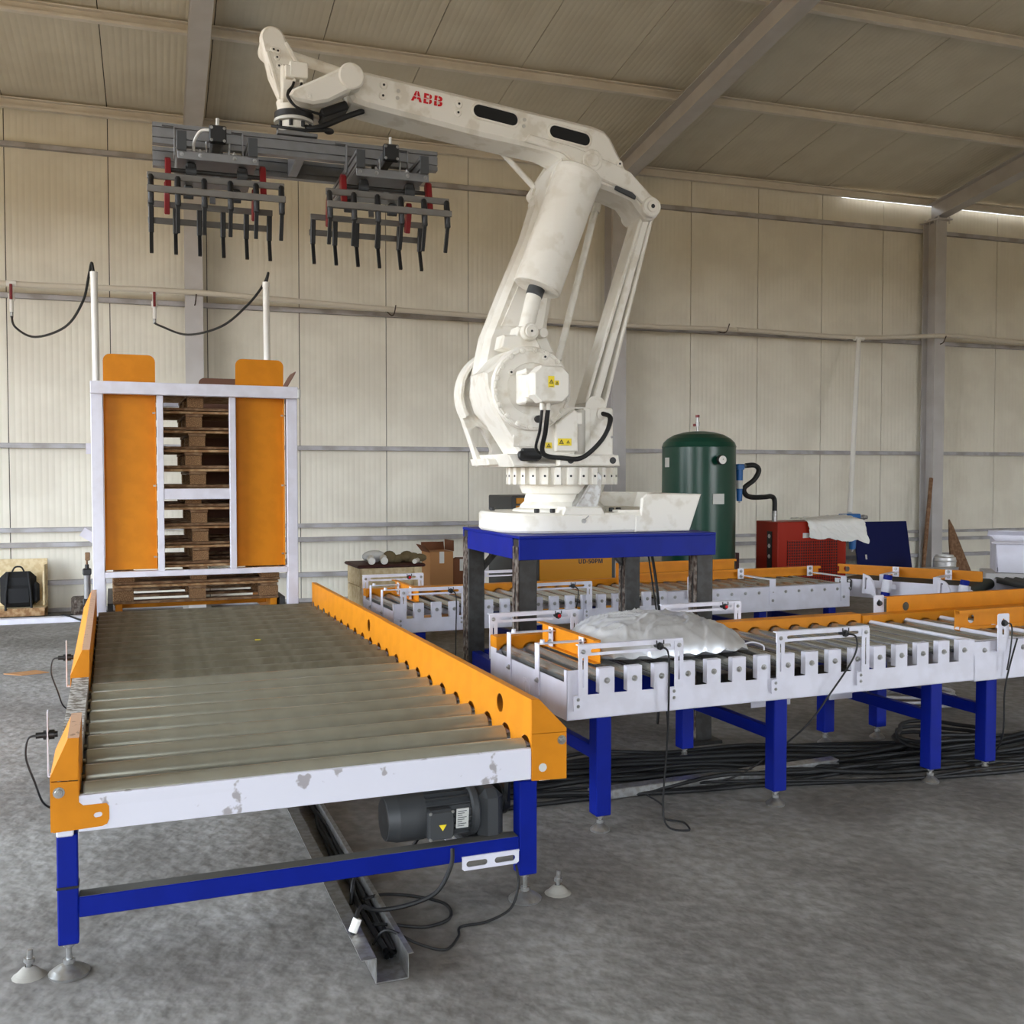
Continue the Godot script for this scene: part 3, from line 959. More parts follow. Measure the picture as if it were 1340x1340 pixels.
func pallet_conveyor() -> void:
	var t := thing("pallet_conveyor", "wide dusty roller conveyor with orange side guards and blue legs in front", "conveyor", PC_AT, PC_TURN)
	var back := Basis(Vector3.FORWARD, Vector3.UP, Vector3.RIGHT)      # local x of the outline runs to the back
	# rollers
	var rm := MB.new().cyl(Vector3(0.05, 0, 0), Vector3(1.572, 0, 0), 0.0435, 32, -1.0, 0.004)
	rm.cyl(Vector3(0.0, 0, 0), Vector3(1.62, 0, 0), 0.012, 8)
	var rs := rm.done()
	for k in 22:
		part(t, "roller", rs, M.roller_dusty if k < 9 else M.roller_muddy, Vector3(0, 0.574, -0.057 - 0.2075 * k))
	# right side guard, two lengths
	for seg in [[0.004, 2.232, 0.0, 0.33], [2.236, 4.46, 0.006, 2.589]]:
		var b := MB.new()
		b.prism(scallop(seg[0], seg[1], 0.77, 0.577), 0.004, Transform3D(back, Vector3(1.583 + seg[2], 0, 0)), 0.0, [disc(Vector2(seg[3], 0.692), 0.037)])
		var L: float = seg[1] - seg[0]
		var zc: float = -(seg[0] + seg[1]) / 2
		b.box(Vector3(1.597 + seg[2], 0.769, zc), Vector3(0.03, 0.004, L))
		b.prism(xy([1.61, 0.771, 1.612, 0.766, 1.722, 0.652, 1.722, 0.466, 1.718, 0.466, 1.718, 0.65, 1.608, 0.764]), L, Transform3D(Basis(), Vector3(seg[2] * 0.5, 0, zc)))
		var g := part(t, "side_guard", b, M.orange)
		if seg[0] < 1.0:
			b = MB.new()
			b.prism(xy([1.581, 0.469, 1.722, 0.464, 1.722, 0.639, 1.581, 0.643]), 0.005, Transform3D(Basis(), Vector3(0, 0, 0.001)))
			b.prism(xy([1.581, 0.645, 1.722, 0.641, 1.722, 0.655, 1.612, 0.770, 1.581, 0.770]), 0.005, Transform3D(Basis(), Vector3(0, 0, 0.001)))
			var p := part(g, "end_cover", b, M.orange)
			bolt(p, Vector3(1.702, 0.612, 0.004), 0.013)
			part(p, "plug", MB.new().cyl(Vector3(1.625, 0.515, 0.0), Vector3(1.625, 0.515, 0.005), 0.016, 16), M.plate)
	# left side: a near guard, a low dusty rail, a far guard
	for seg in [[0.004, 0.36], [1.75, 4.46]]:
		var b := MB.new()
		b.prism(scallop(seg[0], seg[1], 0.774, 0.577), 0.004, Transform3D(back, Vector3(0.038, 0, 0)))
		var L: float = seg[1] - seg[0]
		var zc: float = -(seg[0] + seg[1]) / 2
		b.prism(xy([-0.045, 0.482, -0.041, 0.482, -0.041, 0.654, 0.012, 0.770, 0.009, 0.776, -0.045, 0.656]), L, Transform3D(Basis(), Vector3(0, 0, zc)))
		var g := part(t, "side_guard", b, M.orange)
		b = MB.new()
		b.box(Vector3(0.024, 0.775, zc), Vector3(0.034, 0.004, L))
		part(g, "worn_top", b, M.orange_worn)
		b = MB.new()
		b.prism(xy([-0.045, 0.645, 0.036, 0.642, 0.04, 0.774, 0.009, 0.776, -0.045, 0.656]), 0.005, Transform3D(Basis(), Vector3(0, 0, -seg[0] + 0.004)))
		if seg[0] < 1.0:
			b.prism(PackedVector2Array([Vector2(-0.045, 0.642), Vector2(-0.045, 0.490), Vector2(-0.037, 0.482), Vector2(0.105, 0.487), Vector2(0.119, 0.493), Vector2(0.126, 0.508), Vector2(0.126, 0.548), Vector2(0.118, 0.559), Vector2(0.05, 0.559), Vector2(0.038, 0.57), Vector2(0.036, 0.638)]), 0.005, Transform3D(Basis(), Vector3(0, 0, 0.001)), 0.0, [slot(Vector2(0.088, 0.524), Vector2(0.098, 0.525), 0.008)])
		else:
			b.prism(xy([-0.02, 0.55, 0.036, 0.55, 0.036, 0.638, -0.02, 0.638]), 0.005, Transform3D(Basis(), Vector3(0, 0, -seg[0] + 0.004)))
		var p := part(g, "end_cover", b, M.orange)
		if seg[0] < 1.0:
			bolt(p, Vector3(-0.02, 0.608, 0.004), 0.013)
	var lr := MB.new()
	lr.prism(scallop(0.364, 1.745, 0.645, 0.56), 0.004, Transform3D(back, Vector3(0.034, 0, 0)))
	lr.box(Vector3(0.0, 0.644, -1.055), Vector3(0.072, 0.004, 1.38))
	lr.box(Vector3(-0.034, 0.565, -1.055), Vector3(0.004, 0.155, 1.38))
	part(t, "chain_cover", lr, M.grimy)
	# frame beams
	var b := MB.new()
	b.box(Vector3(0.808, 0.532, -0.004), Vector3(1.545, 0.115, 0.008), Basis(), 0.002)
	b.box(Vector3(0.808, 0.588, -0.012), Vector3(1.545, 0.004, 0.02))
	b.box(Vector3(0.808, 0.476, -0.03), Vector3(1.545, 0.004, 0.05))
	part(t, "front_beam", b, M.white_dirty)
	b = MB.new()
	b.box(Vector3(0.808, 0.53, -4.47), Vector3(1.545, 0.11, 0.008))
	part(t, "rear_beam", b, M.white_dirty)
	for x in [-0.005, 1.64]:
		part(t, "side_beam", MB.new().box(Vector3(x, 0.505, -2.23), Vector3(0.05, 0.09, 4.44), Basis(), 0.004), M.white_dirty)
	part(t, "gap_shade_sheet", MB.new().box(Vector3(0.022, 0.515, -2.23), Vector3(0.115, 0.004, 4.40)), M.charcoal)  # added dark sheet, its colour giving the shade beside the roller ends
	# legs
	for z in [-0.06, -2.2, -4.36]:
		leg(t, 0.0, z, 0.105, 0.462, 0.062)
		leg(t, 1.58, z, 0.105, 0.462, 0.07)
		foot(t, 0.0, z, 0.105, 0.062)
		foot(t, 1.58, z, 0.105, 0.062)
		var cb := part(t, "cross_bar", MB.new().box(Vector3(0.788, 0.222, z), Vector3(1.512, 0.066, 0.062), Basis(), 0.003), M.blue)
		part(cb, "dust_layer", MB.new().box(Vector3(0.788, 0.2557, z), Vector3(1.505, 0.0015, 0.056)), M.dust)
	part(t, "leg_clamp", MB.new().box(Vector3(0, 0.29, -0.06), Vector3(0.067, 0.008, 0.067)), M.black)
	# geared motor
	var m := Vector3(0, 0.342, -0.15)
	b = MB.new()
	b.cyl(m + Vector3(1.10, 0, 0), m + Vector3(1.20, 0, 0), 0.088, 28)
	b.cyl(m + Vector3(1.058, 0, 0), m + Vector3(1.10, 0, 0), 0.078, 28, 0.088)
	var motor := part(t, "drive_motor", b, M.charcoal)
	b = MB.new()
	b.lathe([Vector2(0.02, 0), Vector2(0.072, 0), Vector2(0.078, 0.004)], b.along(m + Vector3(1.056, 0, 0), m + Vector3(1.2, 0, 0)), 28)
	for k in 5:
		b.lathe([Vector2(0.014 + k * 0.013, -0.002), Vector2(0.018 + k * 0.013, -0.002)], b.along(m + Vector3(1.056, 0, 0), m + Vector3(1.2, 0, 0)), 28)
	part(motor, "fan_grille", b, M.black)
	b = MB.new()
	b.cyl(m + Vector3(1.20, 0, 0), m + Vector3(1.372, 0, 0), 0.072, 28)
	for k in 20:
		var an := TAU * k / 20.0
		b.box(m + Vector3(1.286, cos(an) * 0.078, sin(an) * 0.078), Vector3(0.17, 0.016, 0.004), Basis(Vector3.RIGHT, an))
	part(motor, "cooling_ribs", b, M.charcoal)
	b = MB.new()
	b.box(m + Vector3(1.245, -0.012, 0.085), Vector3(0.10, 0.11, 0.05), Basis(), 0.01)
	b.box(m + Vector3(1.245, -0.012, 0.112), Vector3(0.088, 0.098, 0.006), Basis(), 0.002)
	var jb := part(motor, "terminal_box", b, M.charcoal)
	b = MB.new()
	b.prism(xy([1.234, 0.334, 1.262, 0.334, 1.248, 0.312]), 0.002, Transform3D(Basis(), Vector3(0, 0, -0.034)))
	part(jb, "warning_mark", b, M.sticker)
	for q in [[1.203, 0.283], [1.287, 0.283], [1.203, 0.377], [1.287, 0.377]]:
		bolt(jb, Vector3(q[0], q[1], -0.037), 0.005)
	b = MB.new()
	b.box(m + Vector3(1.333, -0.002, 0.086), Vector3(0.048, 0.075, 0.003), Basis(Vector3.RIGHT, 0.12))
	var np := part(motor, "name_plate", b, M.plate)
	b = MB.new()
	for k in 8:
		b.box(m + Vector3(1.331 - 0.004 * (k % 3), 0.026 - k * 0.008, 0.0885 + 0.001 * (4 - k) * 0.9), Vector3(0.034 - 0.008 * (k % 3), 0.0022, 0.001), Basis(Vector3.RIGHT, 0.12))
	part(np, "print_lines", b, M.charcoal)
	b = MB.new()
	b.cyl(m + Vector3(1.372, 0, 0), m + Vector3(1.405, 0, 0), 0.095, 28, -1.0, 0.008)
	b.box(m + Vector3(1.455, -0.015, 0), Vector3(0.10, 0.2, 0.16), Basis(), 0.03)
	b.box(m + Vector3(1.44, -0.118, 0.0), Vector3(0.17, 0.03, 0.19), Basis(), 0.006)
	part(motor, "gearbox", b, M.charcoal)
	b = MB.new()
	b.cyl(m + Vector3(1.505, 0.03, 0), m + Vector3(1.535, 0.03, 0), 0.055, 20)
	b.cyl(m + Vector3(1.51, 0.03, 0), m + Vector3(1.525, 0.03, 0), 0.062, 20)
	b.bar(m + Vector3(1.52, 0.03, -0.055), m + Vector3(1.53, 0.23, -0.05), 0.02, 0.012)
	b.bar(m + Vector3(1.52, 0.03, 0.055), m + Vector3(1.53, 0.23, 0.05), 0.02, 0.012)
	part(motor, "chain_drive", b, M.black)
	b = MB.new()
	b.prism(xy([1.318, 0.165, 1.326, 0.158, 1.53, 0.158, 1.54, 0.165, 1.54, 0.204, 1.318, 0.204]), 0.004, Transform3D(Basis(), Vector3(0, 0, -0.024)), 0.0, [slot(Vector2(1.345, 0.181), Vector2(1.405, 0.181), 0.011), slot(Vector2(1.455, 0.181), Vector2(1.515, 0.181), 0.011)])
	b.box(Vector3(1.43, 0.206, -0.14), Vector3(0.224, 0.006, 0.235))
	part(t, "motor_bracket", b, M.white)
	for q in [[1.345, -0.06], [1.505, -0.06]]:
		bolt(t, Vector3(q[0], 0.238, q[1]), 0.012, Vector3(-90, 0, 0))
	# the two light sensors standing off the left side
	for z in [-0.42, -2.05]:
		b = MB.new()
		b.prism(rounded(-0.02, 0.55, 0.02, 0.78, 0.006), 0.004, Transform3D(back, Vector3(-0.072, 0, z)))
		b.box(Vector3(-0.058, 0.552, z), Vector3(0.028, 0.004, 0.04))
		var sp := part(t, "sensor_plate", b, M.white)
		b = MB.new()
		b.cyl(Vector3(-0.11, 0.695, z), Vector3(-0.04, 0.695, z), 0.011, 12)
		b.cyl(Vector3(-0.086, 0.695, z), Vector3(-0.077, 0.695, z), 0.017, 8)
		b.cyl(Vector3(-0.068, 0.695, z), Vector3(-0.05, 0.695, z), 0.017, 8)
		b.tube(smooth_path([Vector3(-0.11, 0.695, z), Vector3(-0.135, 0.685, z), Vector3(-0.142, 0.62, z), Vector3(-0.115, 0.53, z), Vector3(-0.09, 0.45, z - 0.02), Vector3(-0.05, 0.42, z - 0.05), Vector3(-0.02, 0.46, z - 0.06)]), 0.004, 6)
		part(sp, "light_sensor", b, M.black)
	# a scrap of yellow tape on a roller
	part(t, "tape_scrap", MB.new().box(Vector3(0.95, 0.6185, -2.75), Vector3(0.03, 0.002, 0.03)), M.sticker)

	# anchor studs in dabs of mortar beside the two near feet
	for k in 2:
		var a := thing("anchor_stud", ["threaded anchor stud in a mortar dab beside the left front foot", "threaded anchor stud in a mortar dab beside the right front foot"][k], "anchor bolt", [Vector3(-0.40, 0, -3.55), Vector3(1.44, 0, -3.60)][k])
		b = MB.new()
		b.lathe([Vector2(0.052, 0), Vector2(0.04, 0.008), Vector2(0.022, 0.026), Vector2(0.012, 0.032)], Transform3D(), 14)
		part(a, "mortar_dab", b, M.mortar)
		b = MB.new()
		b.cyl(Vector3(0, 0.02, 0), Vector3(0.004, 0.085, 0), 0.009, 10)
		b.cyl(Vector3(0.001, 0.045, 0), Vector3(0.002, 0.058, 0), 0.017, 6)
		part(a, "stud", b, M.zinc)

func make_pallet(label: String) -> Node3D:
	var t := thing("wooden_pallet", label, "pallet", Vector3.ZERO, PC_TURN, "pallets stacked in the white magazine")
	var w := 1.22
	var d := 1.0
	for z in [0.06, d / 2, d - 0.06]:
		part(t, "bottom_board", MB.new().box(Vector3(w / 2, 0.011, -z), Vector3(w, 0.02, 0.11), Basis(), 0.003), M.wood_dark)
		for x in [0.075, w / 2, w - 0.075]:
			part(t, "block", MB.new().box(Vector3(x, 0.061, -z), Vector3(0.145 if x != w / 2 else 0.12, 0.078, 0.1), Basis(), 0.003), M.block)
	for x in [0.075, w / 2, w - 0.075]:
		part(t, "cross_board", MB.new().box(Vector3(x, 0.111, -d / 2), Vector3(0.13, 0.02, d), Basis(), 0.003), M.wood_dark)
	for k in 6:
		part(t, "deck_board", MB.new().box(Vector3(w / 2, 0.132, -0.055 - k * 0.178), Vector3(w, 0.019, 0.105), Basis(), 0.003), M.wood)
	return t

func magazine() -> void:
	var f := Basis(Vector3.UP, deg_to_rad(PC_TURN))
	var at := PC_AT + f * Vector3(0, 0, -4.55)
	var t := thing("pallet_magazine", "tall white frame with orange guide panels holding the pallet stack", "pallet dispenser", at, PC_TURN)
	for x in [0.056, 1.458]:
		for z in [-0.04, -1.36]:
			part(t, "post", MB.new().box(Vector3(x, 1.14, z), Vector3(0.082, 2.28, 0.08), Basis(), 0.004), M.white)
	part(t, "top_beam", MB.new().box(Vector3(0.757, 2.236, 0.001), Vector3(1.484, 0.09, 0.08), Basis(), 0.004), M.white)
	part(t, "top_beam", MB.new().box(Vector3(0.757, 2.236, -1.36), Vector3(1.32, 0.09, 0.08), Basis(), 0.004), M.white)
	part(t, "cross_beam", MB.new().box(Vector3(0.757, 0.87, -0.03), Vector3(1.32, 0.042, 0.06), Basis(), 0.003), M.white)
	part(t, "cross_beam", MB.new().box(Vector3(0.752, 1.46, -0.03), Vector3(0.476, 0.08, 0.05), Basis(), 0.003), M.white)
	for x in [0.49, 1.012]:
		part(t, "upright", MB.new().box(Vector3(x, 1.541, -0.03), Vector3(0.046, 1.3, 0.06), Basis(), 0.003), M.white)
	for x in [0.056, 1.458]:
		part(t, "side_rail", MB.new().box(Vector3(x, 2.236, -0.7), Vector3(0.08, 0.09, 1.236), Basis(), 0.004), M.white)
		part(t, "side_rail", MB.new().box(Vector3(x, 0.87, -0.7), Vector3(0.08, 0.06, 1.236), Basis(), 0.004), M.white)
	# guide panels with flared round-cornered tops
	var px := [[0.102, 0.462], [1.04, 1.402]]
	for k in 2:
		var b := MB.new()
		var x0: float = px[k][0]
		var x1: float = px[k][1]
		b.box(Vector3((x0 + x1) / 2, 1.56, -0.085), Vector3(x1 - x0, 1.32, 0.004))
		b.box(Vector3(x1 - 0.002, 1.56, -0.055), Vector3(0.004, 1.32, 0.06))
		b.box(Vector3(x0 + 0.002, 1.56, -0.055), Vector3(0.004, 1.32, 0.06))
		b.prism(rounded(x0, 2.15, x1, 2.47, 0.05), 0.004, Transform3D(Basis(Vector3.RIGHT, 0.10), Vector3(0, 0.03, -0.085 - 0.10 * 2.15 + 0.01)))
		var p := part(t, "guide_panel", b, M.orange)
		for y in [0.99, 1.52, 2.06]:
			b = MB.new()
			b.cyl(Vector3(x1 + 0.045, y, -0.02), Vector3(x1 - 0.01, y + 0.003, -0.05), 0.006, 8)
			b.box(Vector3(x1 - 0.008, y + 0.002, -0.045), Vector3(0.03, 0.012, 0.008))
			part(p, "adjusting_pin", b, M.zinc)
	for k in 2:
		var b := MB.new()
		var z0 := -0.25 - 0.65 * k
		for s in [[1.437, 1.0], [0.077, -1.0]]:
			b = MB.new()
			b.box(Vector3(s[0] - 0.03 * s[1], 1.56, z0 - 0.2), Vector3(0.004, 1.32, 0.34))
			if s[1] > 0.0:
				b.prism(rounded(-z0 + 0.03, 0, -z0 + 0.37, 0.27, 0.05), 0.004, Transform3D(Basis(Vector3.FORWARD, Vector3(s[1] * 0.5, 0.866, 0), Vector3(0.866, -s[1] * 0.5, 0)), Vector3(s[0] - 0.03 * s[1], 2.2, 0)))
			part(t, "guide_panel", b, M.guide_dusty_shaded)
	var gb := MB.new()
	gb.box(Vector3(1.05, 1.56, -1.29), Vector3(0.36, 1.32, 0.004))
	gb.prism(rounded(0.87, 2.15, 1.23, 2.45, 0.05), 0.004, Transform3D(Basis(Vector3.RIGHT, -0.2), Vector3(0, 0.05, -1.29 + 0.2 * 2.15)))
	part(t, "guide_panel", gb, M.guide_dusty_shaded)
	# lifting gear low down
	part(t, "lift_bar", MB.new().box(Vector3(0.76, 0.595, -0.45), Vector3(1.2, 0.045, 0.06), Basis(), 0.003), M.orange)
	for x in [0.19, 1.33]:
		var b := MB.new()
		b.box(Vector3(x, 0.57, -0.7), Vector3(0.05, 0.13, 1.1), Basis(), 0.003)
		part(t, "lift_rail", b, M.orange)
		b = MB.new()
		b.box(Vector3(x + (0.06 if x > 1 else -0.06), 0.59, -0.65), Vector3(0.04, 0.12, 1.1), Basis(), 0.003)
		part(t, "chain_rail", b, M.dark_steel)
	# bracket and air cylinder on the left post
	var b := MB.new()
	b.cyl(Vector3(-0.03, 0.67, -0.3), Vector3(-0.03, 0.87, -0.3), 0.024, 18)
	var cy := part(t, "air_cylinder", b, M.alu)
	b = MB.new()
	b.box(Vector3(-0.03, 0.648, -0.3), Vector3(0.062, 0.05, 0.062), Basis(), 0.008)
	part(cy, "cylinder_head", b, M.black)
	b = MB.new()
	b.box(Vector3(-0.03, 0.875, -0.3), Vector3(0.062, 0.05, 0.062), Basis(), 0.008)
	b.cyl(Vector3(-0.03, 0.9, -0.3), Vector3(-0.03, 0.93, -0.3), 0.014, 10)
	part(cy, "cylinder_head", b, M.black)
	b = MB.new()
	b.box(Vector3(-0.025, 0.99, -0.3), Vector3(0.035, 0.06, 0.04), Basis(), 0.004)
	b.cyl(Vector3(-0.03, 0.92, -0.3), Vector3(-0.03, 0.97, -0.3), 0.007, 8)
	part(cy, "rod_end", b, M.wood_dark)
	b = MB.new()
	b.prism(slot(Vector2(-0.03, 0.60), Vector2(0.03, 0.60), 0.028), 0.02, Transform3D(Basis(), Vector3(0, 0, -0.27)), 0.0, [disc(Vector2(-0.03, 0.6), 0.011)])
	part(cy, "clevis", b, M.white)
	b = MB.new()
	b.bar(Vector3(-0.06, 1.18, -0.3), Vector3(0.03, 1.12, -0.3), 0.05, 0.07)
	b.box(Vector3(0.0, 1.8, -0.3), Vector3(0.05, 0.08, 0.02))
	part(t, "switch_bracket", b, M.white)
	b = MB.new()
	b.box(Vector3(1.505, 2.23, 0.03), Vector3(0.03, 0.08, 0.03), Basis(), 0.01)
	part(t, "limit_switch", b, M.plate)

	# the pallets, one on another
	var words := ["", "second", "third", "fourth", "fifth", "sixth", "seventh", "eighth", "ninth", "tenth", ""]
	var rng := RandomNumberGenerator.new()
	rng.seed = 21
	var p0 := make_pallet("brown wooden pallet at the foot of the stack, below the frame's cross beam")
	for k in 11:
		var p := p0
		if k > 0:
			p = p0.duplicate()
			p.name = numbered("wooden_pallet")
			add_child(p)
			p.set_meta("label", "topmost brown wooden pallet of the stack, just under the top beam" if k == 10 else "brown wooden pallet in the magazine, %s from the bottom of the stack" % words[k])
		p.position = at + f * Vector3(0.147 + rng.randf_range(-0.03, 0.03) * (1.0 if k > 0 else 0.0), 0.634 + 0.1455 * k, -0.14 + rng.randf_range(-0.015, 0.015))

# ---------------------------------------------------------------- robot, stand and gripper
const AXIS := Vector3(2.381, 1.265, -5.9)
func at_(x: float, y: float, z: float) -> Vector3:      # from hall height to the robot's own frame
	return Vector3(x, y - 1.265, z)

func rxf(z: float) -> Transform3D:
	return Transform3D(Basis(), Vector3(0, -1.265, z))

func warning(parent: Node3D, c: Vector3, w: float, h: float, sides: int) -> void:
	var p := part(parent, "warning_label", MB.new().box(c, Vector3(w, h, 0.002)), M.sticker)
	var b := MB.new()
	for k in sides:
		var x := c.x + (k - (sides - 1) / 2.0) * w / sides
		var s: float = min(h, w / sides) * (0.36 if k == 0 else 0.26)
		var tri_o := xy([x - s, c.y - s * 0.75, x + s, c.y - s * 0.75, x, c.y + s])
		b.prism(tri_o, 0.001, Transform3D(Basis(), Vector3(0, 0, c.z + 0.0015)), 0.0, [xy([x - s * 0.55, c.y - s * 0.5, x + s * 0.55, c.y - s * 0.5, x, c.y + s * 0.45])])
		b.box(Vector3(x, c.y - s * 0.12, c.z + 0.0015), Vector3(s * 0.13, s * 0.55, 0.001))
	b.box(Vector3(c.x, c.y - h * 0.42, c.z + 0.0015), Vector3(w * 0.6, h * 0.04, 0.001))
	part(p, "warning_sign", b, M.black)

func robot_stand() -> void:
	var t := thing("robot_stand", "tall blue-topped steel stand on dark welded legs under the robot", "stand", Vector3(1.9, 0, -5.34))
	var W := 1.245
	var D := 1.1
	var T := 1.262
	part(t, "top_plate", MB.new().box(Vector3(W / 2, T - 0.008, -D / 2), Vector3(W, 0.016, D), Basis(), 0.003), M.blue)
	for a in [[Vector3(W / 2, T - 0.075, -0.006), Vector3(W - 0.005, 0.118, 0.012)], [Vector3(W / 2, T - 0.075, -D + 0.006), Vector3(W - 0.005, 0.118, 0.012)], [Vector3(0.006, T - 0.075, -D / 2), Vector3(0.012, 0.118, D - 0.22)], [Vector3(W - 0.006, T - 0.075, -D / 2), Vector3(0.012, 0.118, D - 0.22)]]:
		part(t, "apron", MB.new().box(a[0], a[1], Basis(), 0.002), M.blue)
	for x in [0.06, W - 0.065]:
		for z in [-0.06, -D + 0.06]:
			var b := MB.new()
			b.box(Vector3(x, (T - 0.016) / 2, z + (-0.004 if z > -0.5 else 0.004)), Vector3(0.112, T - 0.02, 0.092), Basis(), 0.006)
			var l := part(t, "leg", b, M.dark_steel)
			b = MB.new()
			b.box(Vector3(x - 0.058, (T - 0.05) / 2 + 0.01, z + 0.03), Vector3(0.01, T - 0.09, 0.03), Basis(), 0.003)
			b.box(Vector3(x - 0.058, (T - 0.05) / 2 + 0.01, z - 0.03), Vector3(0.01, T - 0.09, 0.03), Basis(), 0.003)
			b.box(Vector3(x - 0.06, T - 0.22, z), Vector3(0.006, 0.2, 0.012), Basis(Vector3.RIGHT, 0.15), 0.002)
			part(l, "weld_strip", b, M.rusty)
			part(l, "foot_plate", MB.new().box(Vector3(x, 0.01, z), Vector3(0.2, 0.02, 0.18), Basis(), 0.003), M.dark_steel)
			var c := MB.new()
			c.bar(Vector3(x, T - 0.33, z), Vector3(x + (0.16 if x < 0.5 else -0.16), T - 0.15, z), 0.05, 0.03)
			if z < -0.5:
				part(l, "corner_brace", c, M.dark_steel)
	for z in [-0.06, -D + 0.06]:
		part(t, "lower_beam", MB.new().box(Vector3(W / 2, 0.40, z), Vector3(W - 0.24, 0.12, 0.06), Basis(), 0.003), M.blue)
	for x in [0.06, W - 0.065]:
		part(t, "lower_beam", MB.new().box(Vector3(x, 0.40, -D / 2), Vector3(0.06, 0.12, D - 0.22), Basis(), 0.003), M.blue)

func robot() -> void:
	var t := thing("palletizing_robot", "large white four-axis palletizing robot standing on the blue stand", "robot", AXIS)
	var b := MB.new()
	# base casting
	var plan := xy([-0.485, 0.17, -0.44, 0.30, -0.33, 0.40, -0.2, 0.42, 0.66, 0.42, 0.66, -0.42, -0.2, -0.42, -0.33, -0.40, -0.44, -0.30, -0.485, -0.17])
	b.prism(plan, 0.115, Transform3D(Basis(Vector3.RIGHT, Vector3.BACK, Vector3.DOWN), Vector3(0, 0.0575, 0)), 0.014)
	b.prism(xy([-0.17, 0.10, -0.145, 0.152, 0.085, 0.150, 0.115, 0.10]), 0.13, Transform3D(Basis(), Vector3(0, 0, 0.354)), 0.008)
	var base := part(t, "base_casting", b, M.robot)
	for q in [Vector3(-0.30, 0.118, 0.36), Vector3(-0.21, 0.118, 0.38), Vector3(-0.42, 0.118, -0.1), Vector3(0.2, 0.118, 0.3), Vector3(0.25, 0.118, 0.29)]:
		part(base, "base_bolt", MB.new().cyl(q, q + Vector3(0, 0.024, 0), 0.017, 6, -1.0, 0.003), M.black)
	b = MB.new()
	var side := xy([0.30, 0.0, 0.66, 0.0, 0.74, 0.222, 0.375, 0.226, 0.345, 0.20, 0.335, 0.10, 0.30, 0.10])
	b.prism(side, 0.03, Transform3D(Basis(), Vector3(0, 0, 0.41)), 0.006)
	b.prism(side, 0.03, Transform3D(Basis(), Vector3(0, 0, -0.41)), 0.006)
	b.prism(xy([0.635, 0.0, 0.66, 0.0, 0.74, 0.222, 0.715, 0.222]), 0.79, Transform3D())
	b.box(Vector3(0.4, 0.115, 0.0), Vector3(0.4, 0.03, 0.79))
	b.prism(xy([0.12, 0.10, 0.35, 0.10, 0.35, 0.2, 0.12, 0.2]), 0.04, Transform3D(Basis(), Vector3(0, 0, -0.2)), 0.006)
	part(t, "connection_box", b, M.robot)
	b = MB.new()
	b.cyl(Vector3(-0.03, 0.07, 0.418), Vector3(-0.03, 0.07, 0.424), 0.014, 14)
	b.bar(Vector3(-0.03, 0.075, 0.423), Vector3(0.0, 0.10, 0.423), 0.006, 0.004)
	part(t, "earth_screw", b, M.zinc)
	# bright steel cover standing on the base
	b = MB.new()
	b.prism(xy([-0.07, 0.14, 0.06, 0.14, 0.085, 0.23, 0.09, 0.33, 0.055, 0.36, 0.035, 0.335, 0.05, 0.31, 0.02, 0.28]), 0.012, Transform3D(Basis(), Vector3(0.04, 0, 0.31)), 0.002)
	b.prism(xy([-0.07, 0.14, 0.02, 0.28, 0.05, 0.31, 0.045, 0.31, 0.01, 0.285, -0.085, 0.14]), 0.1, Transform3D(Basis(), Vector3(0.04, 0, 0.265)))
	part(t, "cable_cover", b, M.zinc)
	# pedestal and the ribbed slewing ring
	b = MB.new()
	b.lathe([Vector2(0.31, 0.115), Vector2(0.30, 0.128), Vector2(0.262, 0.138), Vector2(0.258, 0.152), Vector2(0.232, 0.175), Vector2(0.232, 0.190), Vector2(0.224, 0.218), Vector2(0.222, 0.224), Vector2(0.246, 0.226), Vector2(0.264, 0.268), Vector2(0.264, 0.285)], Transform3D(), 48)
	part(t, "pedestal", b, M.robot)
	b = MB.new()
	b.lathe([Vector2(0.26, 0.280), Vector2(0.315, 0.280), Vector2(0.315, 0.383), Vector2(0.27, 0.385)], Transform3D(), 48)
	var ring := part(t, "slewing_ring", b, M.robot)
	var rib := MB.new().prism(xy([-0.024, 0, 0.024, 0, 0.017, 0.034, -0.017, 0.034]), 0.102, Transform3D(Basis(Vector3.RIGHT, Vector3.BACK, Vector3.DOWN), Vector3(0, 0.331, 0.31)), 0.0)
	rib.cyl(Vector3(0, 0.331, 0.34), Vector3(0, 0.331, 0.345), 0.006, 8)
	var rm := rib.done()
	var dotm := MB.new().cyl(Vector3(0, 0.331, 0.344), Vector3(0, 0.331, 0.3465), 0.007, 10).done()
	for k in 28:
		var r := part(ring, "rib", rm, M.robot)
		r.rotation.y = TAU * k / 28.0
		var d := part(ring, "rib_hole", dotm, M.black)
		d.rotation.y = TAU * k / 28.0
	# turning frame: table plate, near gear housing wall, far wall
	b = MB.new()
	b.prism(xy([-0.42, 0.385, 0.22, 0.385, 0.22, 0.46, -0.46, 0.46]), 0.6, Transform3D(), 0.008)
	b.prism(xy([-0.16, 0.39, 0.235, 0.39, 0.225, 0.455, -0.12, 0.458, -0.155, 0.445]), 0.07, Transform3D(Basis(), Vector3(0, 0, 0.315)), 0.008)
	part(t, "turntable_frame", b, M.robot)
	for x in [-0.085, 0.185]:
		part(t, "plug", MB.new().cyl(Vector3(x, 0.423, 0.345), Vector3(x, 0.423, 0.354), 0.02, 18), M.black)
	var gc := Vector2(-0.319, 2.10)
	b = MB.new()
	var o := xy([-0.337, 1.655, -0.03, 1.655, -0.03, 2.0])
	for q in 15:
		var an := deg_to_rad(-20.0 + 150.0 * q / 14.0)
		o.append(gc + Vector2(cos(an), sin(an)) * 0.252)
	o.append_array(xy([-0.555, 2.215, -0.595, 2.19, -0.585, 2.10, -0.545, 1.98, -0.478, 1.87]))
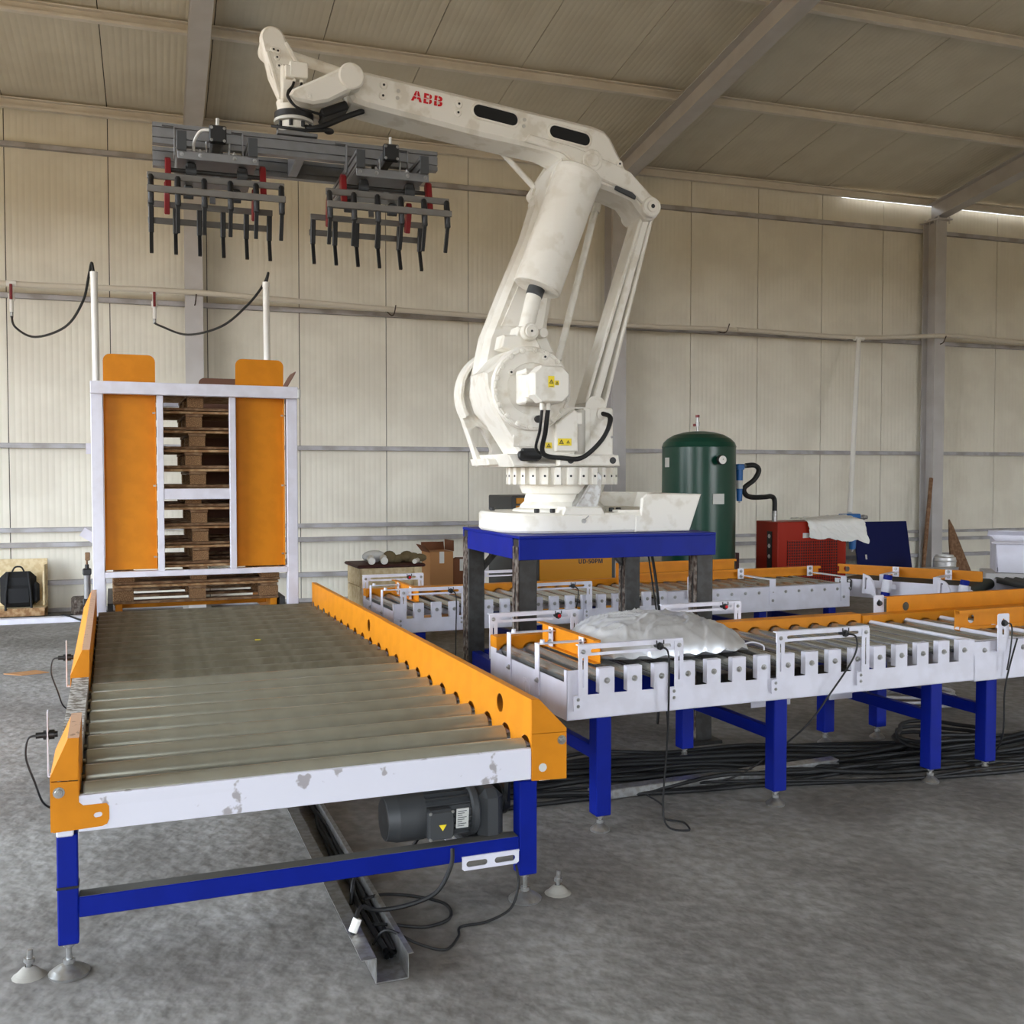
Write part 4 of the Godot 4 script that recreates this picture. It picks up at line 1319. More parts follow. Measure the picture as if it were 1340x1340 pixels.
	b.prism(o, 0.3, rxf(0.15), 0.014)
	var house := part(t, "gear_housing", b, M.robot)
	b = MB.new()
	b.prism(slot(Vector2(-0.562, 2.13), Vector2(-0.562, 2.19), 0.024), 0.012, Transform3D(Basis(Vector3(0.2, 0, 1).normalized(), Vector3.UP, Vector3(-1, 0, 0.2).normalized()), at_(-0.585 + 0.562 * 0.2 - 0.1, 0, 0.2 + 0.55)), 0.003)
	# far wall with its gear disc and the oval window
	b = MB.new()
	o = xy([-0.47, 1.655, -0.20, 1.655, -0.05, 1.95])
	for q in 17:
		var an := deg_to_rad(-20.0 + 215.0 * q / 16.0)
		o.append(gc + Vector2(cos(an), sin(an)) * 0.288)
	o.append(Vector2(-0.598, 2.03)); o.append(Vector2(-0.535, 1.85))
	b.prism(o, 0.06, rxf(-0.27), 0.01, [slot(Vector2(-0.475, 1.86), Vector2(-0.42, 1.755), 0.045)])
	var rimo := PackedVector2Array()
	var rimi := PackedVector2Array()
	for q in 19:
		var an := deg_to_rad(70.0 + 140.0 * q / 18.0)
		rimo.append(gc + Vector2(cos(an), sin(an)) * 0.29)
		rimi.append(gc + Vector2(cos(an), sin(an)) * 0.262)
	rimi.reverse()
	rimo.append_array(rimi)
	b.prism(rimo, 0.14, rxf(-0.23), 0.006)
	b.prism(xy([-0.49, 1.66, -0.3, 1.66, -0.3, 1.70, -0.502, 1.70]), 0.35, rxf(-0.13), 0.008)
	part(t, "far_housing", b, M.robot)
	b = MB.new()
	b.lathe([Vector2(0, 0), Vector2(0.235, 0), Vector2(0.225, 0.03), Vector2(0.205, 0.04), Vector2(0.195, 0.13), Vector2(0.17, 0.145), Vector2(0, 0.145)], Transform3D(Basis(Vector3.RIGHT, Vector3.BACK, Vector3.DOWN), at_(gc.x, gc.y, -0.245)), 40)
	part(t, "far_gear", b, M.robot)
	# near gear cover with its bolt lugs
	b = MB.new()
	b.lathe([Vector2(0.242, 0), Vector2(0.242, 0.028), Vector2(0.236, 0.036), Vector2(0.152, 0.036), Vector2(0.148, 0.028), Vector2(0.0, 0.028)], Transform3D(Basis(Vector3.RIGHT, Vector3.BACK, Vector3.DOWN), at_(gc.x, gc.y, 0.298)), 48)
	var cover := part(t, "gear_cover", b, M.robot)
	for k in 18:
		var an := TAU * (k + 0.3) / 18.0
		var lug := MB.new()
		var cpos := at_(gc.x + cos(an) * 0.222, gc.y + sin(an) * 0.222, 0.334)
		lug.cyl(cpos, cpos + Vector3(0, 0, 0.012), 0.017, 12, -1.0, 0.003)
		lug.cyl(cpos + Vector3(0, 0, 0.012), cpos + Vector3(0, 0, 0.02), 0.010, 6, -1.0, 0.002)
		lug.box(at_(gc.x + cos(an + 0.17) * 0.223, gc.y + sin(an + 0.17) * 0.223, 0.336), Vector3(0.04, 0.014, 0.01), Basis(Vector3.BACK, an + 0.17 + PI / 2), 0.003)
		part(cover, "bolt_lug", lug, M.robot)
	for q in [[-0.243, 2.285], [-0.45, 2.19]]:
		b = MB.new()
		b.cyl(at_(q[0], q[1], 0.333), at_(q[0], q[1], 0.345), 0.018, 14, -1.0, 0.003)
		part(cover, "oil_plug", b, M.robot)
		part(cover, "plug_hole", MB.new().cyl(at_(q[0], q[1], 0.344), at_(q[0], q[1], 0.347), 0.007, 10), M.black)
	b = MB.new()
	b.cyl(at_(-0.285, 1.925, 0.32), at_(-0.285, 1.925, 0.36), 0.022, 16, -1.0, 0.004)
	part(cover, "oil_sight", b, M.black)
	# motor of axis two
	b = MB.new()
	var mc := gc + Vector2(-0.005, 0.0)
	b.box(at_(mc.x, mc.y, 0.40), Vector3(0.2, 0.2, 0.14), Basis(), 0.02)
	for sy in [-0.08, 0.08]:
		b.box(at_(mc.x, mc.y + sy, 0.44), Vector3(0.21, 0.032, 0.16), Basis(), 0.008)
	b.box(at_(mc.x, mc.y, 0.53), Vector3(0.17, 0.15, 0.14), Basis(), 0.012)
	var mo := part(t, "axis_motor", b, M.robot)
	b = MB.new()
	b.prism(xy([-0.105, -0.06, -0.062, -0.1, 0.062, -0.1, 0.105, -0.06, 0.105, 0.06, 0.062, 0.1, -0.062, 0.1, -0.105, 0.06]), 0.1, Transform3D(Basis(), at_(mc.x, mc.y, 0.61)), 0.008)
	var mcov := part(mo, "motor_cover", b, M.robot)
	warning(mcov, at_(mc.x - 0.005, mc.y + 0.012, 0.6615), 0.036, 0.062, 1)
	warning(mcov, at_(mc.x + 0.028, mc.y + 0.006, 0.6615), 0.024, 0.026, 1)
	for q in [[-0.08, 0.085], [-0.08, -0.085], [0.08, 0.085], [0.08, -0.085]]:
		bolt(mo, at_(mc.x + q[0], mc.y + q[1], 0.47), 0.009)
	for x in [-0.035, 0.0]:
		b = MB.new()
		b.cyl(at_(mc.x + x, mc.y - 0.14, 0.6), at_(mc.x + x, mc.y - 0.095, 0.6), 0.014, 12, -1.0, 0.002)
		part(mo, "cable_gland", b, M.robot)
	for k in 2:
		var dx := 0.035 * (k - 1)
		b = MB.new()
		b.tube(smooth_path([at_(mc.x + dx, mc.y - 0.13, 0.6), at_(mc.x + dx + 0.005, mc.y - 0.25, 0.55), at_(mc.x + dx + 0.04, mc.y - 0.365 - 0.01 * k, 0.42), at_(mc.x + 0.19, mc.y - 0.40, 0.37), at_(mc.x + 0.31, mc.y - 0.395, 0.36), at_(mc.x + 0.43, mc.y - 0.29, 0.37), at_(mc.x + 0.49 + 0.01 * k, mc.y - 0.165, 0.34), at_(mc.x + 0.475, mc.y - 0.13, 0.27)]), 0.009 + 0.005 * k, 8)
		part(t, "motor_cable", b, M.rubber)
	# plates and stickers on the housing
	b = MB.new()
	b.box(at_(-0.355, 1.80, 0.303), Vector3(0.14, 0.072, 0.008), Basis(), 0.003)
	var cp := part(t, "inspection_plate", b, M.robot)
	for q in [[-0.39, 1.822], [-0.32, 1.822], [-0.39, 1.778], [-0.32, 1.778]]:
		bolt(cp, at_(q[0], q[1], 0.307), 0.006, Vector3.ZERO, "robot")
	b = MB.new()
	b.prism(slot(Vector2(-0.365, 1.715), Vector2(-0.285, 1.715), 0.032), 0.04, rxf(0.305), 0.006)
	b.box(at_(-0.325, 1.745, 0.31), Vector3(0.1, 0.026, 0.03), Basis(), 0.006)
	part(t, "rubber_bumper", b, M.black)
	b = MB.new()
	b.prism(xy([-0.17, 1.74, -0.03, 1.74, -0.03, 1.97, -0.055, 1.985, -0.17, 1.90]), 0.05, rxf(0.305), 0.006)
	b.box(at_(-0.02, 1.935, 0.30), Vector3(0.035, 0.07, 0.06), Basis(), 0.004)
	var lp := part(t, "side_panel", b, M.robot)
	warning(lp, at_(-0.115, 1.795, 0.3315), 0.085, 0.042, 2)
	warning(t, at_(-0.205, 1.775, 0.3025), 0.04, 0.034, 1)
	b = MB.new()
	b.cyl(at_(0.0, 1.70, 0.28), at_(0.0, 1.985, 0.28), 0.035, 16)
	part(t, "axis_damper", b, M.robot_groove)
	# rear box with the axis motor behind the link
	b = MB.new()
	b.box(at_(0.115, 1.845, 0.1), Vector3(0.225, 0.32, 0.34), Basis(), 0.012)
	b.box(at_(0.045, 1.845, 0.275), Vector3(0.05, 0.31, 0.02), Basis(), 0.005)
	b.box(at_(0.0, 2.0, 0.1), Vector3(0.24, 0.01, 0.34))
	var rb := part(t, "rear_housing", b, M.robot)
	b = MB.new()
	b.cyl(at_(0.15, 1.965, 0.272), at_(0.15, 1.965, 0.278), 0.036, 20)
	part(rb, "socket_plate", b, M.robot)
	for q in [[0.215, 1.70], [0.215, 1.83], [0.095, 1.715]]:
		bolt(rb, at_(q[0], q[1], 0.27), 0.006)
	# lower arm
	b = MB.new()
	o = xy([-0.54, 2.20, -0.49, 2.436, -0.375, 2.717, -0.228, 3.06, -0.15, 3.30, -0.10, 3.44, -0.04, 3.52, 0.06, 3.53, 0.12, 3.46, 0.10, 3.30, 0.02, 3.05, -0.05, 2.75, -0.10, 2.45, -0.08, 2.2])
	for q in 7:
		var an := deg_to_rad(-25.0 - 150.0 * q / 6.0)
		o.append(gc + Vector2(cos(an), sin(an)) * 0.23)
	b.prism(o, 0.20, rxf(-0.1), 0.035)
	var la := part(t, "lower_arm", b, M.robot)
	b = MB.new()
	b.prism(xy([-0.40, 2.50, -0.31, 2.70, -0.17, 3.05, -0.10, 3.28, -0.06, 3.28, -0.10, 3.05, -0.17, 2.75, -0.22, 2.5]), 0.012, rxf(0.0), 0.004)
	part(la, "arm_rib", b, M.robot)
	b = MB.new()
	b.prism(xy([-0.165, 3.28, -0.12, 3.42, -0.06, 3.50, -0.02, 3.42, -0.07, 3.30, -0.14, 3.14]), 0.34, rxf(-0.01), 0.02, [])
	part(la, "arm_head", b, M.robot)
	# bracket that carries the balancing cylinder's rod
	b = MB.new()
	b.prism(xy([-0.49, 2.335, -0.475, 2.41, -0.40, 2.415, -0.385, 2.46, -0.33, 2.49, -0.285, 2.455, -0.27, 2.40, -0.24, 2.345, -0.3, 2.30]), 0.14, rxf(0.21), 0.01)
	b.cyl(at_(-0.325, 2.43, 0.12), at_(-0.325, 2.43, 0.33), 0.05, 22, -1.0, 0.006)
	b.cyl(at_(-0.325, 2.43, 0.33), at_(-0.325, 2.43, 0.345), 0.036, 18, -1.0, 0.004)
	b.cyl(at_(-0.195, 2.445, 0.02), at_(-0.195, 2.445, 0.2), 0.03, 16, -1.0, 0.004)
	b.prism(xy([-0.25, 2.33, -0.23, 2.44, -0.17, 2.45, -0.14, 2.40, -0.11, 2.335]), 0.05, rxf(0.12), 0.006)
	var br := part(t, "cylinder_bracket", b, M.robot)
	part(br, "pin_centre", MB.new().cyl(at_(-0.325, 2.43, 0.344), at_(-0.325, 2.43, 0.348), 0.007, 10), M.black)
	# balancing cylinder
	var ca := at_(-0.268, 2.69, 0.27)
	var cb := at_(-0.005, 3.37, 0.27)
	b = MB.new()
	b.lathe([Vector2(0, 0), Vector2(0.136, 0), Vector2(0.142, 0.006), Vector2(0.142, 0.67), Vector2(0.147, 0.71), Vector2(0.143, 0.732), Vector2(0.132, 0.742), Vector2(0, 0.742)], b.along(ca, cb), 40)
	var cyl := part(t, "balancing_cylinder", b, M.robot)
	var dir := (cb - ca).normalized()
	b = MB.new()
	b.cyl(ca - dir * 0.05, ca + dir * 0.02, 0.05, 22)
	part(cyl, "seal_ring", b, M.charcoal)
	b = MB.new()
	b.cyl(at_(-0.335, 2.45, 0.27), ca - dir * 0.045, 0.046, 22)
	part(cyl, "piston_rod", b, M.robot)
	# rear link and tie rods
	b = MB.new()
	var l0 := at_(0.19, 2.02, 0.0)
	var l1 := at_(0.545, 3.22, 0.0)
	b.bar(l0, l1, 0.14, 0.05, Vector3(-0.96, 0.28, 0), 0.008)
	b.bar(l0 + Vector3(-0.06, 0.018, 0), l1 + Vector3(-0.035, 0.01, 0), 0.16, 0.022, Vector3(-0.96, 0.28, 0), 0.006)
	b.bar(l0 + Vector3(0.06, -0.018, 0), l1 + Vector3(0.03, -0.01, 0), 0.16, 0.022, Vector3(-0.96, 0.28, 0), 0.006)
	b.cyl(at_(0.526, 3.255, -0.1), at_(0.526, 3.255, 0.1), 0.055, 20)
	b.cyl(at_(0.19, 2.02, -0.09), at_(0.19, 2.02, 0.09), 0.07, 20)
	part(t, "rear_link", b, M.robot)
	b = MB.new()
	b.cyl(at_(0.04, 2.33, -0.16), at_(0.305, 3.34, -0.16), 0.022, 14)
	b.cyl(at_(0.29, 3.28, -0.16), at_(0.31, 3.36, -0.16), 0.03, 14)
	part(t, "tie_rod", b, M.robot)
	b = MB.new()
	b.cyl(at_(-0.41, 3.66, -0.16), at_(-0.085, 3.36, -0.16), 0.018, 12)
	part(t, "tie_rod", b, M.robot)
	b = MB.new()
	b.prism(xy([-0.13, 3.33, -0.07, 3.40, 0.0, 3.50, -0.05, 3.53, -0.16, 3.36]), 0.05, rxf(-0.17), 0.008)
	b.cyl(at_(-0.125, 3.345, -0.21), at_(-0.125, 3.345, -0.1), 0.035, 16)
	part(t, "tie_lever", b, M.robot)
	# upper arm
	b = MB.new()
	o = xy([-1.35, 3.76, -1.345, 3.83, -1.30, 3.87, -1.20, 3.86, 0.15, 3.715, 0.225, 3.695, 0.268, 3.655, 0.372, 3.475, 0.575, 3.305, 0.602, 3.265, 0.592, 3.215, 0.56, 3.187, 0.505, 3.185, 0.465, 3.225, 0.41, 3.29, 0.27, 3.335, 0.11, 3.37, 0.03, 3.40, -0.055, 3.50, -0.14, 3.535, -0.42, 3.565, -0.57, 3.58, -1.235, 3.672, -1.31, 3.69])
	b.prism(o, 0.27, rxf(0.0), 0.022)
	var ua := part(t, "upper_arm", b, M.robot)
	b = MB.new()
	b.prism(xy([-0.30, 3.57, -0.27, 3.615, 0.02, 3.57, 0.27, 3.50, 0.39, 3.455, 0.545, 3.315, 0.56, 3.25, 0.50, 3.25, 0.40, 3.33, 0.1, 3.42, -0.05, 3.53]), 0.03, rxf(0.14), 0.008)
	part(ua, "arm_flank", b, M.robot)
	for sl in [[-0.575, 3.718, -0.375, 3.692], [-0.10, 3.65, 0.088, 3.624]]:
		b = MB.new()
		b.prism(slot(Vector2(sl[0], sl[1]), Vector2(sl[2], sl[3]), 0.05, 12), 0.016, rxf(0.135), 0.004, [slot(Vector2(sl[0], sl[1]), Vector2(sl[2], sl[3]), 0.037, 12)])
		part(ua, "slot_rim", b, M.robot)
		part(ua, "slot_dark_inset", MB.new().prism(slot(Vector2(sl[0], sl[1]), Vector2(sl[2], sl[3]), 0.0375, 12), 0.006, rxf(0.133)), M.dark)  # dark inset in place of a hole, the hollow's shade put into its colour
	for q in [[-1.14, 3.795], [-1.145, 3.735], [-0.70, 3.742], [-0.705, 3.692], [0.32, 3.50]]:
		b = MB.new()
		b.cyl(at_(q[0], q[1], 0.13), at_(q[0], q[1], 0.147), 0.022, 16, -1.0, 0.004)
		var pl := part(ua, "cap_plug", b, M.robot)
		part(pl, "plug_hole", MB.new().cyl(at_(q[0], q[1], 0.146), at_(q[0], q[1], 0.149), 0.007, 10), M.black)
	for q in [[-1.055, 3.775], [-1.06, 3.735], [-0.295, 3.70], [-0.30, 3.662], [-1.04, 3.58]]:
		if q[1] > 3.6:
			part(ua, "threaded_hole", MB.new().cyl(at_(q[0], q[1], 0.132), at_(q[0], q[1], 0.138), 0.011, 12), M.robot_groove)
	b = MB.new()
	b.cyl(at_(0.532, 3.256, -0.165), at_(0.532, 3.256, 0.165), 0.062, 26, -1.0, 0.008)
	b.cyl(at_(0.532, 3.256, 0.16), at_(0.532, 3.256, 0.175), 0.036, 20, -1.0, 0.004)
	var pv := part(ua, "link_pivot", b, M.robot)
	part(pv, "pivot_hole", MB.new().cyl(at_(0.532, 3.256, 0.174), at_(0.532, 3.256, 0.177), 0.013, 12), M.black)
	b = MB.new()
	b.cyl(at_(0.135, 3.50, 0.13), at_(0.135, 3.50, 0.16), 0.066, 26, -1.0, 0.006)
	b.cyl(at_(0.135, 3.50, 0.155), at_(0.135, 3.50, 0.168), 0.04, 20, -1.0, 0.004)
	part(ua, "elbow_pivot", b, M.robot)
	b = MB.new()
	b.box(at_(0.36, 3.335, 0.145), Vector3(0.15, 0.04, 0.012), Basis(Vector3.BACK, -0.35), 0.004)
	part(ua, "lower_slot", b, M.charcoal)
	# red maker's letters, cut through by fine white lines
	var fnt := SystemFont.new()
	fnt.font_names = PackedStringArray(["Droid Sans"])
	fnt.font_weight = 700
	var tm := TextMesh.new()
	tm.text = "ABB"
	tm.font = fnt
	tm.font_size = 64
	tm.pixel_size = 0.00135
	tm.depth = 0.003
	var lg := part(ua, "logo_letters", tm, M.logo_red, at_(-0.886, 3.750, 0.1365))
	lg.rotation.z = -0.095
	lg.scale = Vector3(1.12, 0.92, 1)
	b = MB.new()
	b.box(Vector3(0, 0.0, 0.0022), Vector3(0.18, 0.0035, 0.001))
	for x in [-0.0565, 0.0075, 0.0535]:
		b.box(Vector3(x, 0, 0.0022), Vector3(0.0035, 0.062, 0.001))
	part(lg, "letter_cut", b, M.robot)
	# wrist: links, tilt housing, motor, flange
	b = MB.new()
	b.cyl(at_(-1.335, 3.795, 0.10), at_(-1.335, 3.795, 0.225), 0.072, 30, -1.0, 0.008)
	var cap := part(t, "wrist_pivot", b, M.robot)
	b = MB.new()
	o = xy([-1.36, 3.855, -1.30, 3.80, -1.30, 3.755, -1.345, 3.715, -1.46, 3.645, -1.545, 3.622, -1.64, 3.632, -1.675, 3.655, -1.655, 3.69, -1.60, 3.72])
	b.prism(o, 0.1, rxf(0.16), 0.014)
	part(t, "wrist_link", b, M.robot)
	bolt(t, at_(-1.565, 3.665, 0.21), 0.012, Vector3.ZERO, "robot")
	b = MB.new()
	b.prism(xy([-1.50, 3.70, -1.35, 3.76, -1.33, 3.70, -1.48, 3.62, -1.6, 3.62, -1.6, 3.68]), 0.12, rxf(-0.06), 0.01)
	part(t, "wrist_link", b, M.robot)
	b = MB.new()
	o = xy([-1.60, 3.70, -1.80, 3.99])
	o = PackedVector2Array()
	for q in 11:
		var an := deg_to_rad(205.0 - 185.0 * q / 10.0)
		o.append(Vector2(-1.742, 4.005) + Vector2(cos(an), sin(an)) * 0.068)
	o.append_array(xy([-1.585, 3.80, -1.57, 3.70, -1.60, 3.66, -1.70, 3.66, -1.765, 3.80]))
	b.prism(o, 0.07, rxf(0.03), 0.012)
	var wp := part(t, "tilt_plate", b, M.robot)
	for s in [[-1.772, 3.93, -1.70, 3.68], [-1.672, 3.99, -1.575, 3.82]]:
		b = MB.new()
		b.bar(at_(s[0], s[1], 0.062), at_(s[2], s[3], 0.062), 0.024, 0.022, Vector3.BACK, 0.006)
		part(wp, "plate_edge", b, M.robot)
	for q in [[-1.738, 3.94], [-1.715, 3.935], [-1.72, 3.90], [-1.71, 3.855]]:
		b = MB.new()
		b.cyl(at_(q[0], q[1], 0.06), at_(q[0], q[1], 0.074), 0.017, 14, -1.0, 0.003)
		var pl := part(wp, "cap_plug", b, M.robot)
		part(pl, "plug_hole", MB.new().cyl(at_(q[0], q[1], 0.073), at_(q[0], q[1], 0.076), 0.006, 8), M.black)
	b = MB.new()
	b.cyl(at_(-1.72, 4.01, -0.12), at_(-1.15, 3.895, -0.12), 0.03, 16)
	b.cyl(at_(-1.742, 4.005, -0.17), at_(-1.742, 4.005, 0.0), 0.06, 22, -1.0, 0.006)
	part(t, "tie_rod", b, M.robot)
	b = MB.new()
	b.lathe([Vector2(0.0, 3.53), Vector2(0.085, 3.53), Vector2(0.085, 3.575), Vector2(0.1, 3.58), Vector2(0.1, 3.60), Vector2(0.088, 3.61), Vector2(0.093, 3.66), Vector2(0.098, 3.68), Vector2(0.085, 3.70), Vector2(0.0, 3.70)], Transform3D(Basis(), at_(-1.622, 0, 0)), 32)
	var wh := part(t, "wrist_hub", b, M.robot)
	b = MB.new()
	b.lathe([Vector2(0.09, 3.588), Vector2(0.108, 3.59), Vector2(0.108, 3.622), Vector2(0.09, 3.628)], Transform3D(Basis(), at_(-1.622, 0, 0)), 32)
	part(wh, "rubber_ring", b, M.black)
	b = MB.new()
	b.lathe([Vector2(0.07, 3.565), Vector2(0.11, 3.568), Vector2(0.11, 3.584), Vector2(0.09, 3.588)], Transform3D(Basis(), at_(-1.622, 0, 0)), 32)
	b.lathe([Vector2(0.0, 3.516), Vector2(0.078, 3.516), Vector2(0.078, 3.535), Vector2(0.0, 3.535)], Transform3D(Basis(), at_(-1.622, 0, 0)), 32)
	var tf := part(t, "tool_flange", b, M.plate)
	for k in 8:
		var an := TAU * (k + 0.4) / 8.0
		part(tf, "flange_bolt", MB.new().cyl(at_(-1.622 + cos(an) * 0.088, 3.535, sin(an) * 0.088), at_(-1.622 + cos(an) * 0.088, 3.566, sin(an) * 0.088), 0.011, 8), M.black)
	b = MB.new()
	b.box(at_(-1.665, 3.76, 0.05), Vector3(0.075, 0.2, 0.1), Basis(), 0.012)
	b.box(at_(-1.61, 3.825, 0.10), Vector3(0.10, 0.085, 0.075), Basis(), 0.006)
	b.box(at_(-1.66, 3.81, 0.105), Vector3(0.05, 0.07, 0.06), Basis(), 0.006)
	var wm := part(t, "wrist_motor", b, M.robot)
	for x in [-1.632, -1.592]:
		part(wm, "cable_gland", MB.new().cyl(at_(x, 3.765, 0.1), at_(x, 3.785, 0.1), 0.012, 10), M.robot)
	for k in 2:
		b = MB.new()
		var x := -1.632 + 0.04 * k
		b.tube(smooth_path([at_(x, 3.775, 0.1), at_(x - 0.012, 3.735, 0.12), at_(-1.672 + 0.006 * k, 3.69, 0.16), at_(-1.678 + 0.006 * k, 3.64, 0.2), at_(-1.63, 3.595, 0.2), at_(-1.545, 3.583, 0.19), at_(-1.48, 3.59, 0.14)]), 0.007, 8)
		part(wm, "motor_cable", b, M.rubber)
	b = MB.new()
	b.box(at_(-1.405, 3.655, 0.0), Vector3(0.16, 0.05, 0.16), Basis(Vector3.BACK, 0.42), 0.008)
	b.tube(smooth_path([at_(-1.24, 3.67, 0.05), at_(-1.34, 3.62, 0.07), at_(-1.45, 3.56, 0.08), at_(-1.53, 3.53, 0.08), at_(-1.57, 3.545, 0.05)]), 0.016, 8)
	part(t, "hose_bundle", b, M.rubber)
	b = MB.new()
	b.tube(smooth_path([at_(-1.75, 3.53, 0.05), at_(-1.66, 3.505, 0.12), at_(-1.55, 3.50, 0.13), at_(-1.46, 3.52, 0.1), at_(-1.43, 3.53, 0.08)]), 0.008, 8)
	b.ball(at_(-1.44, 3.525, 0.08), Vector3(0.03, 0.018, 0.02))
	part(t, "hose_bundle", b, M.rubber)

# ---------------------------------------------------------------- gripper
func profile_bar(t: Node3D, c: Vector3, size: Vector3, axis: int, m := "alu") -> MeshInstance3D:   # slotted aluminium section
	var b := MB.new()
	var L := size[axis]
	var o := PackedVector2Array()
	var hw := (size.z if axis == 0 else size.x) / 2.0
	var hh := size.y / 2.0
	var g := 0.006
	# an outline with two grooves up each tall face
	o.append(Vector2(-hw, -hh)); o.append(Vector2(hw, -hh))
	for y in [-hh / 2.0, hh / 2.0]:
		o.append(Vector2(hw, y - g)); o.append(Vector2(hw - 0.012, y - g)); o.append(Vector2(hw - 0.012, y + g)); o.append(Vector2(hw, y + g))
	o.append(Vector2(hw, hh)); o.append(Vector2(-hw, hh))
	for y in [hh / 2.0, -hh / 2.0]:
		o.append(Vector2(-hw, y + g)); o.append(Vector2(-hw + 0.012, y + g)); o.append(Vector2(-hw + 0.012, y - g)); o.append(Vector2(-hw, y - g))
	b.prism(o, L, Transform3D(Basis(Vector3.BACK, Vector3.UP, Vector3.LEFT) if axis == 0 else Basis(), c))
	return part(t, "profile_beam", b, M[m])

